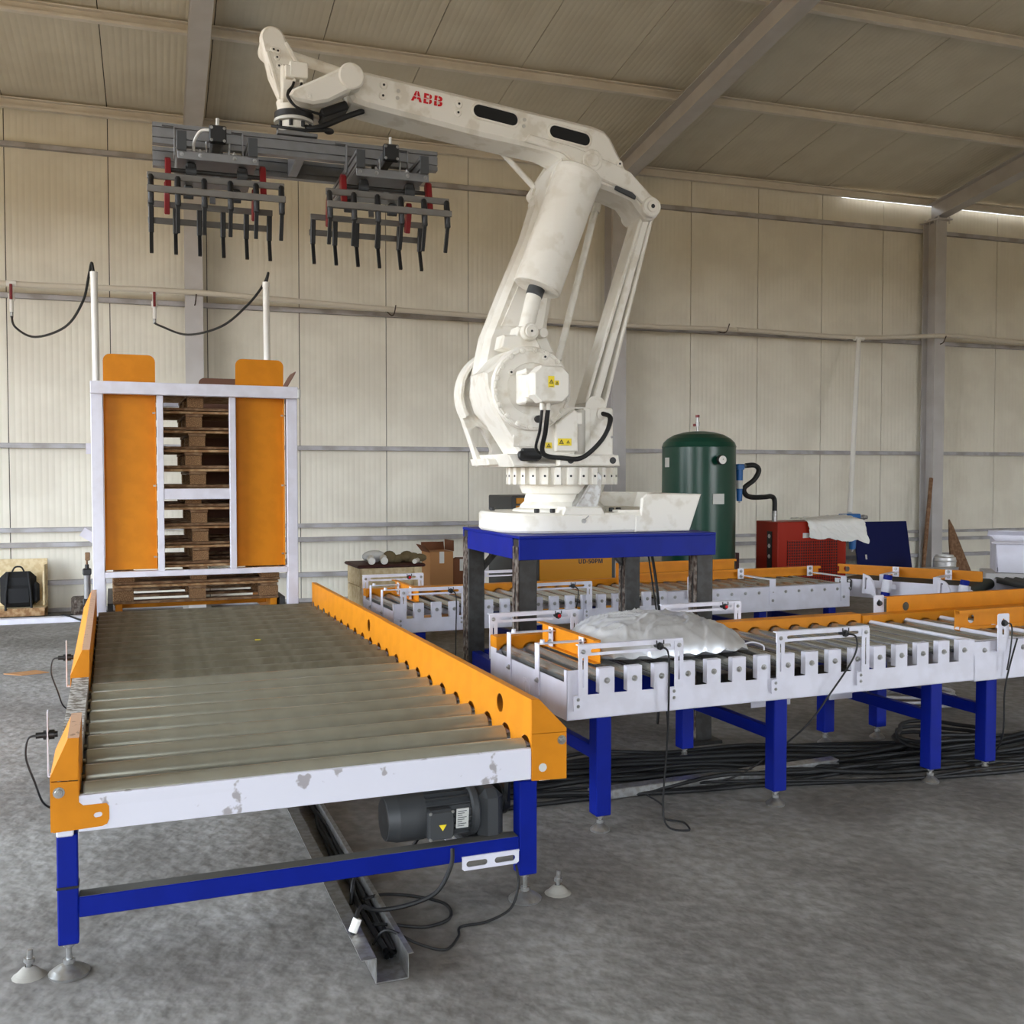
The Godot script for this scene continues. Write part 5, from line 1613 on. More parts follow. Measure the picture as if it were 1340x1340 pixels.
func gripper() -> void:
	var t := thing("bag_gripper", "aluminium bag gripper with two sets of black curved fingers under the robot's wrist", "gripper", Vector3(AXIS.x, 1.265, AXIS.z))
	profile_bar(t, at_(-1.602, 3.40, 0.12), Vector3(1.545, 0.108, 0.05), 0)
	profile_bar(t, at_(-1.602, 3.40, -0.30), Vector3(1.545, 0.108, 0.05), 0)
	var b := MB.new()
	b.box(at_(-1.622, 3.472, 0.0), Vector3(0.22, 0.02, 0.30), Basis(), 0.003)
	b.cyl(at_(-1.622, 3.48, 0), at_(-1.622, 3.516, 0), 0.078, 28)
	part(t, "adapter_plate", b, M.alu)
	b = MB.new()
	b.box(at_(-1.60, 3.40, -0.09), Vector3(0.05, 0.10, 0.36), Basis(), 0.002)
	part(t, "joining_beam", b, M.alu)
	# fingers: a J of black bar
	var finger := MB.new()
	finger.tube(smooth_path([Vector3(0, 0.0, 0.0), Vector3(0, -0.02, 0.012), Vector3(0, -0.075, 0.028), Vector3(0, -0.145, 0.024)], 5), 0.0145, 6)
	finger.bar(Vector3(0, -0.135, 0.025), Vector3(0, -0.275, -0.03), 0.021, 0.014, Vector3.BACK, 0.002)
	finger.bar(Vector3(0, 0.0, 0.0), Vector3(0, -0.15, 0.024), 0.029, 0.026, Vector3.BACK, 0.004)
	var fm := finger.done()
	for g in 2:
		var x0: float = [-2.40, -1.49][g]
		var cx := x0 + 0.345
		var px: Array = [x0 + 0.165, x0 + 0.515]
		for x in px:
			profile_bar(t, at_(x, 3.29, 0.02), Vector3(0.046, 0.092, 0.78), 2)
			part(t, "end_cap", MB.new().box(at_(x, 3.29, 0.413), Vector3(0.048, 0.095, 0.008), Basis(), 0.002), M.charcoal)
			b = MB.new()
			b.box(at_(x - 0.03, 3.36, 0.13), Vector3(0.008, 0.15, 0.07), Basis(), 0.001)
			b.box(at_(x - 0.06, 3.44, 0.13), Vector3(0.06, 0.008, 0.07))
			part(t, "angle_bracket", b, M.alu)
		# air cylinder
		b = MB.new()
		b.box(at_(cx, 3.355, 0.18), Vector3(0.066, 0.066, 0.28), Basis(), 0.012)
		var cy := part(t, "air_cylinder", b, M.alu)
		b = MB.new()
		b.box(at_(cx, 3.358, 0.34), Vector3(0.086, 0.088, 0.04), Basis(), 0.006)
		part(cy, "cylinder_head", b, M.black)
		b = MB.new()
		b.box(at_(cx, 3.353, 0.03), Vector3(0.086, 0.088, 0.04), Basis(), 0.006)
		part(cy, "cylinder_head", b, M.black)
		for q in [[-0.032, 0.03], [0.032, 0.03], [-0.032, -0.034], [0.032, -0.034]]:
			bolt(cy, at_(cx + q[0], 3.358 + q[1], 0.36), 0.006)
		b = MB.new()
		b.cyl(at_(cx, 3.40, 0.33), at_(cx, 3.445, 0.33), 0.009, 8)
		part(cy, "air_fitting", b, M.plate)
		b = MB.new()
		b.tube(smooth_path([at_(cx - 0.04, 3.39, 0.3), at_(cx - 0.085, 3.385, 0.28), at_(cx - 0.115, 3.33, 0.26), at_(cx - 0.115, 3.28, 0.24)]), 0.008, 8)
		if g == 0:
			part(cy, "air_hose", b, M.pvc)
		# mounting plate
		b = MB.new()
		b.box(at_(cx, 3.243, 0.06), Vector3(0.40, 0.010, 0.66), Basis(), 0.002)
		b.box(at_(cx, 3.225, 0.388), Vector3(0.40, 0.04, 0.008), Basis(), 0.002)
		var mp := part(t, "mounting_plate", b, M.alu)
		for x in [cx - 0.18, cx - 0.09, cx + 0.08, cx + 0.18]:
			bolt(mp, at_(x, 3.25, 0.37), 0.011, Vector3(-90, 0, 0))
			bolt(mp, at_(x, 3.228, 0.393), 0.008)
		for x in [cx - 0.055, cx + 0.06]:
			part(mp, "tie_stud", MB.new().cyl(at_(x, 3.248, 0.3), at_(x, 3.33, 0.3), 0.005, 8), M.zinc)
		# shafts, bearings and the clamp between the jaws
		for s in [-1.0, 1.0]:
			b = MB.new()
			b.cyl(at_(cx - 0.25, 3.19, 0.22 * s), at_(cx + 0.25, 3.19, 0.22 * s), 0.012, 12)
			part(t, "jaw_shaft", b, M.dark_steel)
			for x in [cx - 0.13, cx + 0.13]:
				b = MB.new()
				b.box(at_(x, 3.198, 0.22 * s), Vector3(0.05, 0.07, 0.05), Basis(), 0.008)
				b.cyl(at_(x - 0.027, 3.19, 0.22 * s), at_(x + 0.027, 3.19, 0.22 * s), 0.03, 16)
				part(t, "bearing_block", b, M.charcoal)
			b = MB.new()
			b.bar(at_(cx, 3.19, 0.22 * s), at_(cx, 3.14, 0.2 * s), 0.03, 0.012, Vector3.BACK)
			part(t, "drive_lever", b, M.alu)
			# red swing levers
			for x in [cx - 0.245, cx + 0.235]:
				b = MB.new()
				b.prism(xy([-0.028, 0.012, -0.02, 0.032, 0.0, 0.038, 0.022, 0.026, 0.034, -0.03, 0.05, -0.10, 0.018, -0.11, -0.014, -0.04]), 0.03, Transform3D(Basis(Vector3(0, 0, s), Vector3.UP, Vector3(-s, 0, 0)), at_(x, 3.205, 0.235 * s)).scaled_local(Vector3(1.25, 1.2, 1.0)), 0.004)
				var lv := part(t, "swing_lever", b, M.red)
				bolt(lv, at_(x + 0.002, 3.12, 0.25 * s), 0.008, Vector3(0, 90, 0))
				bolt(lv, at_(x + 0.002, 3.19, 0.225 * s), 0.008, Vector3(0, 90, 0))
			# the rake: two bars and six fingers
			part(t, "rake_bar", MB.new().box(at_(x0 + 0.342, 3.135, 0.29 * s), Vector3(0.69, 0.034, 0.014), Basis(), 0.002), M.rake)
			part(t, "rake_bar", MB.new().box(at_(x0 + 0.342, 3.055, 0.345 * s), Vector3(0.69, 0.034, 0.014), Basis(), 0.002), M.rake)
			for k in 6:
				var fg := part(t, "finger", fm, M.black, at_(x0 + 0.015 + k * 0.131, 3.13, 0.30 * s))
				if s < 0:
					fg.rotation.y = PI

# ---------------------------------------------------------------- things along the back wall
func carton(called: String, label: String, at: Vector3, turn: float, s: Vector3, m: String, open := false) -> void:
	var t := thing(called, label, "box", at, turn)
	part(t, "body", MB.new().box(Vector3(0, s.y / 2, 0), s, Basis(), 0.004), M[m])
	if open:
		var b := MB.new()
		b.box(Vector3(-s.x / 2 - 0.03, s.y + 0.03, 0), Vector3(0.09, 0.005, s.z), Basis(Vector3.BACK, -0.9))
		b.box(Vector3(s.x / 2 + 0.005, s.y + 0.055, 0), Vector3(0.005, 0.11, s.z))
		b.box(Vector3(0, s.y + 0.04, -s.z / 2 - 0.01), Vector3(s.x, 0.09, 0.005), Basis(Vector3.RIGHT, -0.25))
		part(t, "flap", b, M.cardboard_dark)
	part(t, "tape", MB.new().box(Vector3(0, s.y - 0.06, s.z / 2 + 0.001), Vector3(0.05, 0.12, 0.002)), M.plate)

func background() -> void:
	var b := MB.new()
	# compressed air tank
	var t := thing("air_tank", "tall dark green compressed air tank with a gauge near its shoulder", "tank", Vector3(6.06, 0, -10.7))
	b.lathe([Vector2(0.0, 0.12), Vector2(0.2, 0.13), Vector2(0.36, 0.19), Vector2(0.43, 0.28), Vector2(0.43, 1.93)], Transform3D(), 48)
	b.lathe([Vector2(0.432, 1.925), Vector2(0.435, 1.935), Vector2(0.43, 1.945), Vector2(0.415, 1.985), Vector2(0.37, 2.03), Vector2(0.29, 2.075), Vector2(0.18, 2.105), Vector2(0.08, 2.118), Vector2(0, 2.12)], Transform3D(), 48)
	part(t, "vessel", b, M.tank)
	for k in 3:
		var an := TAU * k / 3.0 + 0.4
		part(t, "leg", MB.new().box(Vector3(cos(an) * 0.36, 0.14, sin(an) * 0.36), Vector3(0.06, 0.28, 0.06), Basis(), 0.004), M.tank)
	b = MB.new()
	b.cyl(Vector3(-0.02, 2.11, 0), Vector3(-0.02, 2.18, 0), 0.016, 12)
	b.cyl(Vector3(-0.02, 2.18, 0), Vector3(-0.02, 2.23, 0), 0.026, 8)
	b.cyl(Vector3(-0.02, 2.23, 0), Vector3(-0.02, 2.29, 0), 0.018, 10)
	part(t, "safety_valve", b, M.zinc)
	b = MB.new()
	b.cyl(Vector3(-0.02, 2.28, 0), Vector3(-0.02, 2.31, 0), 0.024, 10)
	part(t, "valve_cap", b, M.red)
	b = MB.new()
	b.box(Vector3(-0.06, 2.19, 0.0), Vector3(0.03, 0.03, 0.03), Basis(), 0.006)
	part(t, "valve_cap", b, M.red)
	var gdir := Vector3(0.0, 0, 1.0)
	b = MB.new()
	var g0 := Vector3(0, 1.775, 0) + gdir * 0.41
	b.cyl(g0, g0 + gdir * 0.1, 0.018, 12)
	b.cyl(g0 + gdir * 0.08, g0 + gdir * 0.13, 0.055, 22, -1.0, 0.006)
	var ga := part(t, "pressure_gauge", b, M.black)
	b = MB.new()
	b.cyl(g0 + gdir * 0.128, g0 + gdir * 0.133, 0.047, 22)
	var fc := part(ga, "dial", b, M.sheet)
	b = MB.new()
	b.bar(g0 + gdir * 0.135, g0 + gdir * 0.135 + Vector3(0.02, 0.028, -0.006), 0.005, 0.002, gdir)
	part(fc, "needle", b, M.black)
	var lb := Basis(Vector3.UP, 0.03)
	part(t, "label_plate", MB.new().box(Vector3(0, 1.33, 0) + lb * Vector3(0, 0, 0.434), Vector3(0.15, 0.12, 0.006), lb, 0.002), M.plate)
	lb = Basis(Vector3.UP, -1.5)
	part(t, "label_plate", MB.new().box(Vector3(0, 1.75, 0) + lb * Vector3(0, 0, 0.434), Vector3(0.09, 0.11, 0.006), lb, 0.002), M.plate)
	# filter on the tank's right
	t = thing("air_filter", "slim blue air filter hanging at the green tank's right side", "filter", Vector3(6.60, 0, -10.68))
	b = MB.new()
	b.box(Vector3(0.0, 1.70, 0), Vector3(0.1, 0.07, 0.09), Basis(), 0.012)
	b.cyl(Vector3(0, 1.29, 0), Vector3(0, 1.68, 0), 0.034, 18, 0.042, 0.006)
	part(t, "housing", b, M.filter_blue)
	b = MB.new()
	b.cyl(Vector3(-0.13, 1.70, 0), Vector3(-0.04, 1.70, 0), 0.018, 12)
	b.cyl(Vector3(0.05, 1.715, 0), Vector3(0.18, 1.715, 0), 0.02, 12)
	b.cyl(Vector3(0, 1.27, 0), Vector3(0, 1.30, 0), 0.012, 10)
	part(t, "fitting", b, M.zinc)
	part(t, "sight_band", MB.new().cyl(Vector3(0, 1.44, 0), Vector3(0, 1.54, 0), 0.0405, 18), M.plate)
	b = MB.new()
	b.tube(smooth_path([Vector3(6.68, 1.715, -10.68), Vector3(6.80, 1.72, -10.67), Vector3(6.86, 1.66, -10.67), Vector3(6.80, 1.55, -10.67), Vector3(6.67, 1.45, -10.68), Vector3(6.70, 1.37, -10.7), Vector3(6.82, 1.335, -10.75), Vector3(7.05, 1.335, -10.82), Vector3(7.17, 1.34, -10.88), Vector3(7.235, 1.30, -10.9), Vector3(7.24, 1.17, -10.9), Vector3(7.24, 1.05, -10.9)]), 0.03, 12)
	t = thing("air_hose", "thick black air hose curving from the tank's filter to the red dryer", "hose")
	part(t, "hose", b, M.rubber)
	part(t, "end_fitting", MB.new().cyl(Vector3(7.24, 1.03, -10.9), Vector3(7.24, 1.16, -10.9), 0.034, 14), M.zinc)
	# refrigeration dryer
	t = thing("air_dryer", "red air dryer cabinet with a wire mesh grille, half under a white sheet", "air dryer", Vector3(7.155, 0, -10.7))
	b = MB.new()
	b.box(Vector3(0.5, 0.545, -0.24), Vector3(1.0, 0.97, 0.48), Basis(), 0.008)
	part(t, "cabinet", b, M.dryer_red)
	b = MB.new()
	b.box(Vector3(0.505, 0.52, 0.002), Vector3(0.74, 0.56, 0.008))
	var gr := part(t, "grille", b, M.dryer_dark)
	b = MB.new()
	for k in 22:
		b.box(Vector3(0.15 + k * 0.034, 0.52, 0.009), Vector3(0.010, 0.56, 0.006))
	for k in 17:
		b.box(Vector3(0.505, 0.25 + k * 0.034, 0.012), Vector3(0.74, 0.010, 0.005))
	var mesh := part(gr, "wire_mesh", b, M.dryer_red)
	mesh.set_meta("kind", "stuff")
	b = MB.new()
	b.box(Vector3(-0.003, 0.68, -0.17), Vector3(0.01, 0.46, 0.1))
	part(t, "control_panel", b, M.black)
	b = MB.new()
	for y in [0.85, 0.73, 0.6]:
		b.cyl(Vector3(-0.012, y, -0.17), Vector3(-0.006, y, -0.17), 0.026, 14)
	part(t, "dial", b, M.plate)
	part(t, "label_plate", MB.new().box(Vector3(0.40, 0.86, 0.004), Vector3(0.085, 0.06, 0.004)), M.plate)
	for x in [0.06, 0.94]:
		for z in [-0.06, -0.42]:
			part(t, "foot", MB.new().cyl(Vector3(x, 0, z), Vector3(x, 0.065, z), 0.025, 12), M.black)
	carton("dark_crate", "dark red low box on the floor beside the red dryer", Vector3(6.78, 0, -11.4), 0, Vector3(0.36, 0.62, 0.3), "dryer_dark")
	# the sheet thrown over it
	var st := SurfaceTool.new()
	st.begin(Mesh.PRIMITIVE_TRIANGLES)
	st.set_smooth_group(0)
	var nz := FastNoiseLite.new()
	nz.seed = 8; nz.frequency = 2.0
	var rows := []
	for i in 31:
		var row := []
		for j in 25:
			var u := i / 30.0
			var v := j / 24.0
			var x := 7.55 + u * 0.78 + 0.1 * v * u
			var L := v * 0.62
			var edge := 0.36 - 0.1 * u
			var p := Vector3(x, 1.045, -11.08 + L)
			if L > edge:
				var over := L - edge
				p = Vector3(x + over * 0.1, 1.04 - over * 0.82, -10.695 - 0.02 + min(over, 0.035) * 1.6)
			var wob := nz.get_noise_2d(u * 2.2, v * 2.0) * 0.045
			p.y += absf(wob) + 0.01 * sin(u * 14.0 + v * 3.0) * v + 0.035 * (1.0 - v) * u
			p.z += absf(nz.get_noise_2d(u * 3.0 + 9.0, v * 2.0)) * 0.05
			row.append(p)
		rows.append(row)
	for i in 30:
		for j in 24:
			var a: Vector3 = rows[i][j]
			var bb: Vector3 = rows[i + 1][j]
			var c: Vector3 = rows[i + 1][j + 1]
			var d: Vector3 = rows[i][j + 1]
			for q in [a, bb, c, a, c, d]:
				st.add_vertex(q)
	st.generate_normals()
	solo("plastic_sheet", "crumpled white plastic sheet thrown over the red dryer", "sheet", st.commit(), M.sheet)
	# second filter on its drop pipe
	t = thing("air_filter", "blue air filter on the white drop pipe right of the red dryer", "filter", Vector3(8.85, 0, -11.55))
	b = MB.new()
	b.box(Vector3(0, 1.03, 0), Vector3(0.3, 0.1, 0.11), Basis(), 0.014)
	b.cyl(Vector3(0.05, 0.60, 0), Vector3(0.05, 1.0, 0), 0.045, 18, 0.055, 0.006)
	part(t, "housing", b, M.filter_blue)
	b = MB.new()
	b.cyl(Vector3(0.14, 1.03, 0), Vector3(0.28, 1.03, 0), 0.026, 12)
	b.cyl(Vector3(0.2, 1.03, 0), Vector3(0.24, 1.03, 0), 0.036, 6)
	b.cyl(Vector3(0.05, 0.57, 0), Vector3(0.05, 0.61, 0), 0.02, 12)
	part(t, "fitting", b, M.zinc)
	t = thing("drop_pipe", "white plastic pipe dropping from the wall main to the blue filter", "pipe")
	b = MB.new()
	b.cyl(Vector3(9.89, 3.63, -12.74), Vector3(8.86, 1.09, -11.56), 0.034, 14)
	part(t, "pipe", b, M.pvc)
	b = MB.new()
	b.cyl(Vector3(9.81, 3.635, -12.745), Vector3(9.97, 3.635, -12.745), 0.04, 14)
	part(t, "tee_fitting", b, M.pvc)
	# air main along the wall, with its clips
	t = thing("air_main", "long white plastic air pipe running along the back wall", "pipe")
	b = MB.new()
	b.tube(smooth_path([Vector3(-5.5, 3.74, -12.72), Vector3(-1.61, 3.735, -12.72), Vector3(0.425, 3.75, -12.68), Vector3(2.9, 3.68, -12.72), Vector3(5.87, 3.63, -12.68), Vector3(7.77, 3.66, -12.74), Vector3(9.91, 3.645, -12.74), Vector3(11.5, 3.73, -12.66), Vector3(13.0, 3.70, -12.7), Vector3(15.9, 3.72, -12.7)], 6), 0.033, 12)
	part(t, "pipe", b, M.pipe)
	for x in [2.9, 7.85]:
		b = MB.new()
		b.cyl(Vector3(x - 0.05, 3.68 if x < 5 else 3.66, -12.72), Vector3(x + 0.05, 3.68 if x < 5 else 3.66, -12.72), 0.033, 14)
		part(t, "pipe_coupling", b, M.pipe)
	for x in [0.46, 2.84, 7.6, 11.37]:
		b = MB.new()
		b.tube(smooth_path([Vector3(x, 3.70, -13.03 if x != 0.46 and x != 11.37 else -12.74), Vector3(x, 3.62, -12.8), Vector3(x + 0.01, 3.62, -12.68), Vector3(x + 0.02, 3.72, -12.62)]), 0.008, 6)
		part(t, "pipe_hook", b, M.rusty)
	# two valves, their hoses and the standing pipes behind the magazine
	for k in 2:
		var vx: float = [-1.49, 0.015][k]
		t = thing("air_valve", ["red handled air valve on the wall pipe left of the other", "red handled air valve on the wall pipe near the steel column"][k], "valve", Vector3(vx, 3.72, -12.68))
		b = MB.new()
		b.cyl(Vector3(0, 0.03, -0.01), Vector3(0, -0.30, -0.01), 0.022, 12)
		b.cyl(Vector3(0, -0.10, -0.01), Vector3(0, -0.17, -0.01), 0.034, 8)
		b.cyl(Vector3(-0.05, 0.02, -0.02), Vector3(0.05, 0.02, -0.02), 0.034, 12)
		part(t, "valve_body", b, M.pvc)
		b = MB.new()
		b.box(Vector3(0.0, -0.08, 0.035), Vector3(0.03, 0.17, 0.014), Basis(), 0.004)
		part(t, "handle", b, M.red)
		part(t, "hose_nut", MB.new().cyl(Vector3(0, -0.29, -0.01), Vector3(0, -0.36, -0.01), 0.018, 8), M.zinc)
	cable("valve_hose", "thin black air hose looping from the left wall valve to the left standing pipe", [Vector3(-1.49, 3.37, -12.69), Vector3(-1.412, 3.204, -12.3), Vector3(-1.165, 3.032, -11.7), Vector3(-0.805, 3.029, -10.8), Vector3(-0.609, 3.186, -10.2), Vector3(-0.53, 3.362, -9.8), Vector3(-0.496, 3.43, -9.6), Vector3(-0.479, 3.33, -9.58)], 0.012)
	cable("valve_hose", "thin black air hose looping from the right wall valve to the right standing pipe", [Vector3(0.015, 3.37, -12.69), Vector3(0.093, 3.28, -12.3), Vector3(0.34, 3.097, -11.5), Vector3(0.64, 3.078, -10.6), Vector3(0.849, 3.214, -10.0), Vector3(0.962, 3.354, -9.7), Vector3(0.993, 3.44, -9.6), Vector3(0.972, 3.34, -9.58)], 0.012)
	for k in 2:
		b = MB.new()
		var px: float = [-0.479, 0.972][k]
		b.cyl(Vector3(px + 0.02, 0.0, -9.6), Vector3(px, 3.34, -9.6), 0.029, 16)
		t = thing("standing_pipe", ["white plastic pipe standing behind the left post of the pallet magazine", "white plastic pipe standing behind the right panel of the pallet magazine"][k], "pipe")
		part(t, "pipe", b, M.pvc)
		part(t, "pipe_cap", MB.new().cyl(Vector3(px, 3.31, -9.6), Vector3(px, 3.355, -9.6), 0.033, 16), M.pvc)
	# leaning and standing things by the wall
	t = thing("steel_plate", "dark blue sheet panel leaning against the back wall", "panel", Vector3(10.19, 0, -12.45))
	b = MB.new()
	b.box(Vector3(0, 0.46, -0.06), Vector3(0.96, 0.92, 0.03), Basis(Vector3.RIGHT, -0.2), 0.005)
	part(t, "sheet", b, M.navy)
	part(t, "scuff", MB.new().box(Vector3(-0.33, 0.40, -0.024), Vector3(0.03, 0.07, 0.003), Basis(Vector3.RIGHT, -0.2)), M.plate)
	b = MB.new()
	b.bar(Vector3(10.83, 0.02, -12.42), Vector3(11.2, 1.56, -12.68), 0.055, 0.035, Vector3.BACK, 0.004)
	solo("wood_pole", "weathered brown plank leaning on the right steel column", "plank", b, M.plank)
	b = MB.new()
	b.prism(xy([11.50, 0.0, 11.92, 0.0, 11.78, 0.35, 11.60, 0.80, 11.53, 0.92, 11.50, 0.6]), 0.03, Transform3D(Basis(Vector3.RIGHT, -0.12), Vector3(0, 0.01, -12.55)), 0.003)
	solo("board_offcut", "brown board offcut leaning right of the steel column", "board", b, M.plank)
	t = thing("metal_pail", "shiny metal pail standing in front of the right steel column", "pail", Vector3(10.41, 0, -11.5))
	b = MB.new()
	b.lathe([Vector2(0, 0.0), Vector2(0.145, 0.0), Vector2(0.15, 0.03), Vector2(0.15, 0.28), Vector2(0.158, 0.29), Vector2(0.15, 0.3), Vector2(0.15, 0.40), Vector2(0.157, 0.41), Vector2(0.15, 0.42), Vector2(0.145, 0.455), Vector2(0.12, 0.47), Vector2(0.115, 0.49), Vector2(0.10, 0.49), Vector2(0.10, 0.475), Vector2(0, 0.475)], Transform3D(), 32)
	part(t, "body", b, M.pail)
	# white hopper on the right
	t = thing("hopper", "white open bin with turned out rims on a grey frame at the far right", "hopper", Vector3(7.88, 0, -8.0), -38.0)
	b = MB.new()
	b.prism(xy([0.02, 0.64, 0.62, 0.64, 0.66, 0.93, -0.01, 0.93]), 0.006, Transform3D(Basis(), Vector3(0, 0, 0)))
	b.prism(xy([0.02, 0.64, 0.62, 0.64, 0.66, 0.98, -0.01, 0.98]), 0.006, Transform3D(Basis(), Vector3(0, 0, -0.5)))
	b.prism(xy([0, 0.64, 0.5, 0.64, 0.5, 0.97, 0, 0.93]), 0.006, Transform3D(Basis(Vector3.FORWARD, Vector3.UP, Vector3.RIGHT), Vector3(0.0, 0, 0)))
	b.prism(xy([0, 0.64, 0.5, 0.64, 0.5, 0.97, 0, 0.93]), 0.006, Transform3D(Basis(Vector3.FORWARD, Vector3.UP, Vector3.RIGHT), Vector3(0.64, 0, 0)))
	b.box(Vector3(0.32, 0.64, -0.25), Vector3(0.62, 0.008, 0.5))
	part(t, "bin", b, M.white)
	b = MB.new()
	b.box(Vector3(0.32, 0.935, 0.02), Vector3(0.74, 0.012, 0.05), Basis(Vector3.RIGHT, 0.4), 0.003)
	b.box(Vector3(0.32, 1.0, -0.49), Vector3(0.70, 0.012, 0.09), Basis(Vector3.RIGHT, -0.7), 0.003)
	part(t, "rim", b, M.white)
	b = MB.new()
	b.box(Vector3(0.3, 0.57, -0.25), Vector3(0.8, 0.12, 0.56), Basis(), 0.006)
	for x in [-0.05, 0.65]:
		for z in [0.0, -0.5]:
			b.box(Vector3(x, 0.26, z), Vector3(0.05, 0.52, 0.05), Basis(), 0.003)
	part(t, "frame", b, M.column)
	t = thing("side_channel", "grey steel channel lying between the belt guide and the white bin", "channel", Vector3(7.12, 0, -8.5), 0.0)
	b = MB.new()
	b.box(Vector3(0.35, 0.58, 0), Vector3(0.8, 0.13, 0.02), Basis(), 0.003)
	b.box(Vector3(0.35, 0.642, -0.04), Vector3(0.8, 0.008, 0.1))
	part(t, "web", b, M.column)
	for x in [0.02, 0.68]:
		part(t, "leg", MB.new().box(Vector3(x, 0.26, -0.04), Vector3(0.05, 0.52, 0.05), Basis(), 0.003), M.column)
	# yellow compressor cabinet behind the robot
	t = thing("compressor_cabinet", "yellow compressor cabinet with black lettering behind the robot stand", "cabinet", Vector3(3.55, 0, -10.2))
	b = MB.new()
	b.box(Vector3(0.6, 0.7, -0.4), Vector3(1.2, 1.36, 0.8), Basis(), 0.01)
	part(t, "body", b, M.charcoal)
	for pz in [[0.045, 0.20], [0.31, 1.155]]:
		part(t, "panel", MB.new().box(Vector3((pz[0] + pz[1]) / 2, 0.66, 0.006), Vector3(pz[1] - pz[0], 1.24, 0.016), Basis(), 0.004), M.cabinet_yellow)
	b = MB.new()
	b.box(Vector3(0.10, 1.33, 0.012), Vector3(0.11, 0.06, 0.012), Basis(), 0.004)
	part(t, "latch_panel", b, M.cabinet_yellow)
	part(t, "base_skid", MB.new().box(Vector3(0.6, 0.02, -0.4), Vector3(1.14, 0.04, 0.7)), M.black)
	var fnt := SystemFont.new()
	fnt.font_names = PackedStringArray(["Droid Sans"])
	fnt.font_weight = 700
	var tm := TextMesh.new()
	tm.text = "UD-50PM"
	tm.font = fnt
	tm.font_size = 64
	tm.pixel_size = 0.00105
	tm.depth = 0.003
	part(t, "lettering", tm, M.black, Vector3(0.90, 0.668, 0.0165))
	# cream crate with odds and ends on it
	t = thing("wooden_crate", "cream boarded wooden crate with a dark cloth over its top", "crate", Vector3(1.80, 0, -9.45), 3.0)
	b = MB.new()
	b.box(Vector3(0.29, 0.37, -0.25), Vector3(0.56, 0.72, 0.48), Basis(), 0.004)
	part(t, "core", b, M.crate_wood)
	for k in 4:
		part(t, "plank", MB.new().box(Vector3(0.29, 0.105 + k * 0.182, 0.0), Vector3(0.6, 0.172, 0.02), Basis(), 0.003), M.crate_wood)
		part(t, "plank", MB.new().box(Vector3(0.0, 0.105 + k * 0.182, -0.25), Vector3(0.02, 0.172, 0.5), Basis(), 0.003), M.crate_wood)
	for x in [0.035, 0.545]:
		part(t, "batten", MB.new().box(Vector3(x, 0.37, 0.018), Vector3(0.07, 0.73, 0.018), Basis(), 0.003), M.crate_wood)
	part(t, "cover_cloth", MB.new().box(Vector3(0.29, 0.748, -0.24), Vector3(0.66, 0.03, 0.56), Basis(), 0.012), M.dryer_dark)
	b = MB.new()
	for k in 7:
		b.ball(Vector3(0.2 + 0.06 * k, 0.045 + 0.012 * sin(k * 2.1), 0.02 * sin(k * 1.3)), Vector3(0.07, 0.05 + 0.015 * sin(k * 1.7), 0.07), 14)
	solo("rolled_sack", "rolled brown sacking lying on the cream crate", "sack", b, M.brown_cloth, Vector3(1.86, 0.755, -9.7))
	for k in 2:
		b = MB.new()
		b.tube(smooth_path([Vector3(0, 0.03, 0), Vector3(0, 0.045, -0.08), Vector3(0.03, 0.05, -0.16)]), 0.028, 12)
		b.cyl(Vector3(0, 0.03, -0.01), Vector3(0, 0.032, 0.02), 0.034, 16)
		solo("pipe_elbow", ["white pipe elbow at the left end of the crate top", "white pipe elbow against the rolled sacking on the crate"][k], "pipe fitting", b, M.pvc, Vector3([1.90, 2.02][k], 0.768, -9.45))
	b = MB.new()
	b.cyl(Vector3(0, 0.022, 0), Vector3(0.07, 0.022, -0.16), 0.022, 12)
	solo("pipe_offcut", "short white pipe offcut at the right end of the crate top", "pipe", b, M.pvc, Vector3(2.30, 0.766, -9.40))
	b = MB.new()
	b.ball(Vector3.ZERO, Vector3(0.12, 0.06, 0.1), 14)
	solo("film_bundle", "loose bundle of clear film behind the pipe elbows on the crate", "film", b, M.film, Vector3(1.98, 0.82, -9.72))
	carton("cardboard_box", "tall open brown cardboard box behind the cream crate", Vector3(2.75, 0, -10.25), 4, Vector3(0.25, 0.82, 0.28), "cardboard", true)
	carton("cardboard_box", "crumpled dark cardboard box nearest the robot stand's left leg", Vector3(3.02, 0, -10.2), -24, Vector3(0.22, 0.74, 0.24), "cardboard_dark")
	# rucksack in a broken crate on the left
	t = thing("crate_lid", "pale plywood crate lid propped up behind the black backpack", "crate", Vector3(-1.75, 0, -12.7), 0)
	b = MB.new()
	b.box(Vector3(0.02, 0.385, -0.12), Vector3(1.1, 0.53, 0.02), Basis(Vector3.RIGHT, -0.08), 0.003)
	part(t, "back_board", b, M.crate_wood)
	b = MB.new()
	b.box(Vector3(0.02, 0.115, 0.06), Vector3(1.1, 0.02, 0.34), Basis(), 0.003)
	part(t, "bottom_board", b, M.crate_wood)
	b = MB.new()
	b.box(Vector3(0.02, 0.08, 0.22), Vector3(1.1, 0.09, 0.03), Basis(), 0.003)
	b.box(Vector3(0.02, 0.05, -0.08), Vector3(1.1, 0.1, 0.04), Basis(), 0.003)
	part(t, "batten", b, M.wood)
	b = MB.new()
	b.box(Vector3(0.55, 0.36, 0.0), Vector3(0.02, 0.45, 0.22), Basis(), 0.003)
	part(t, "side_board", b, M.crate_wood)
	t = thing("backpack", "black backpack slumped in the pale plywood crate lid", "backpack", Vector3(-1.46, 0.125, -12.60), 6)
	b = MB.new()
	b.box(Vector3(0, 0.20, 0), Vector3(0.37, 0.40, 0.14), Basis(), 0.068)
	part(t, "body", b, M.backpack)
	b = MB.new()
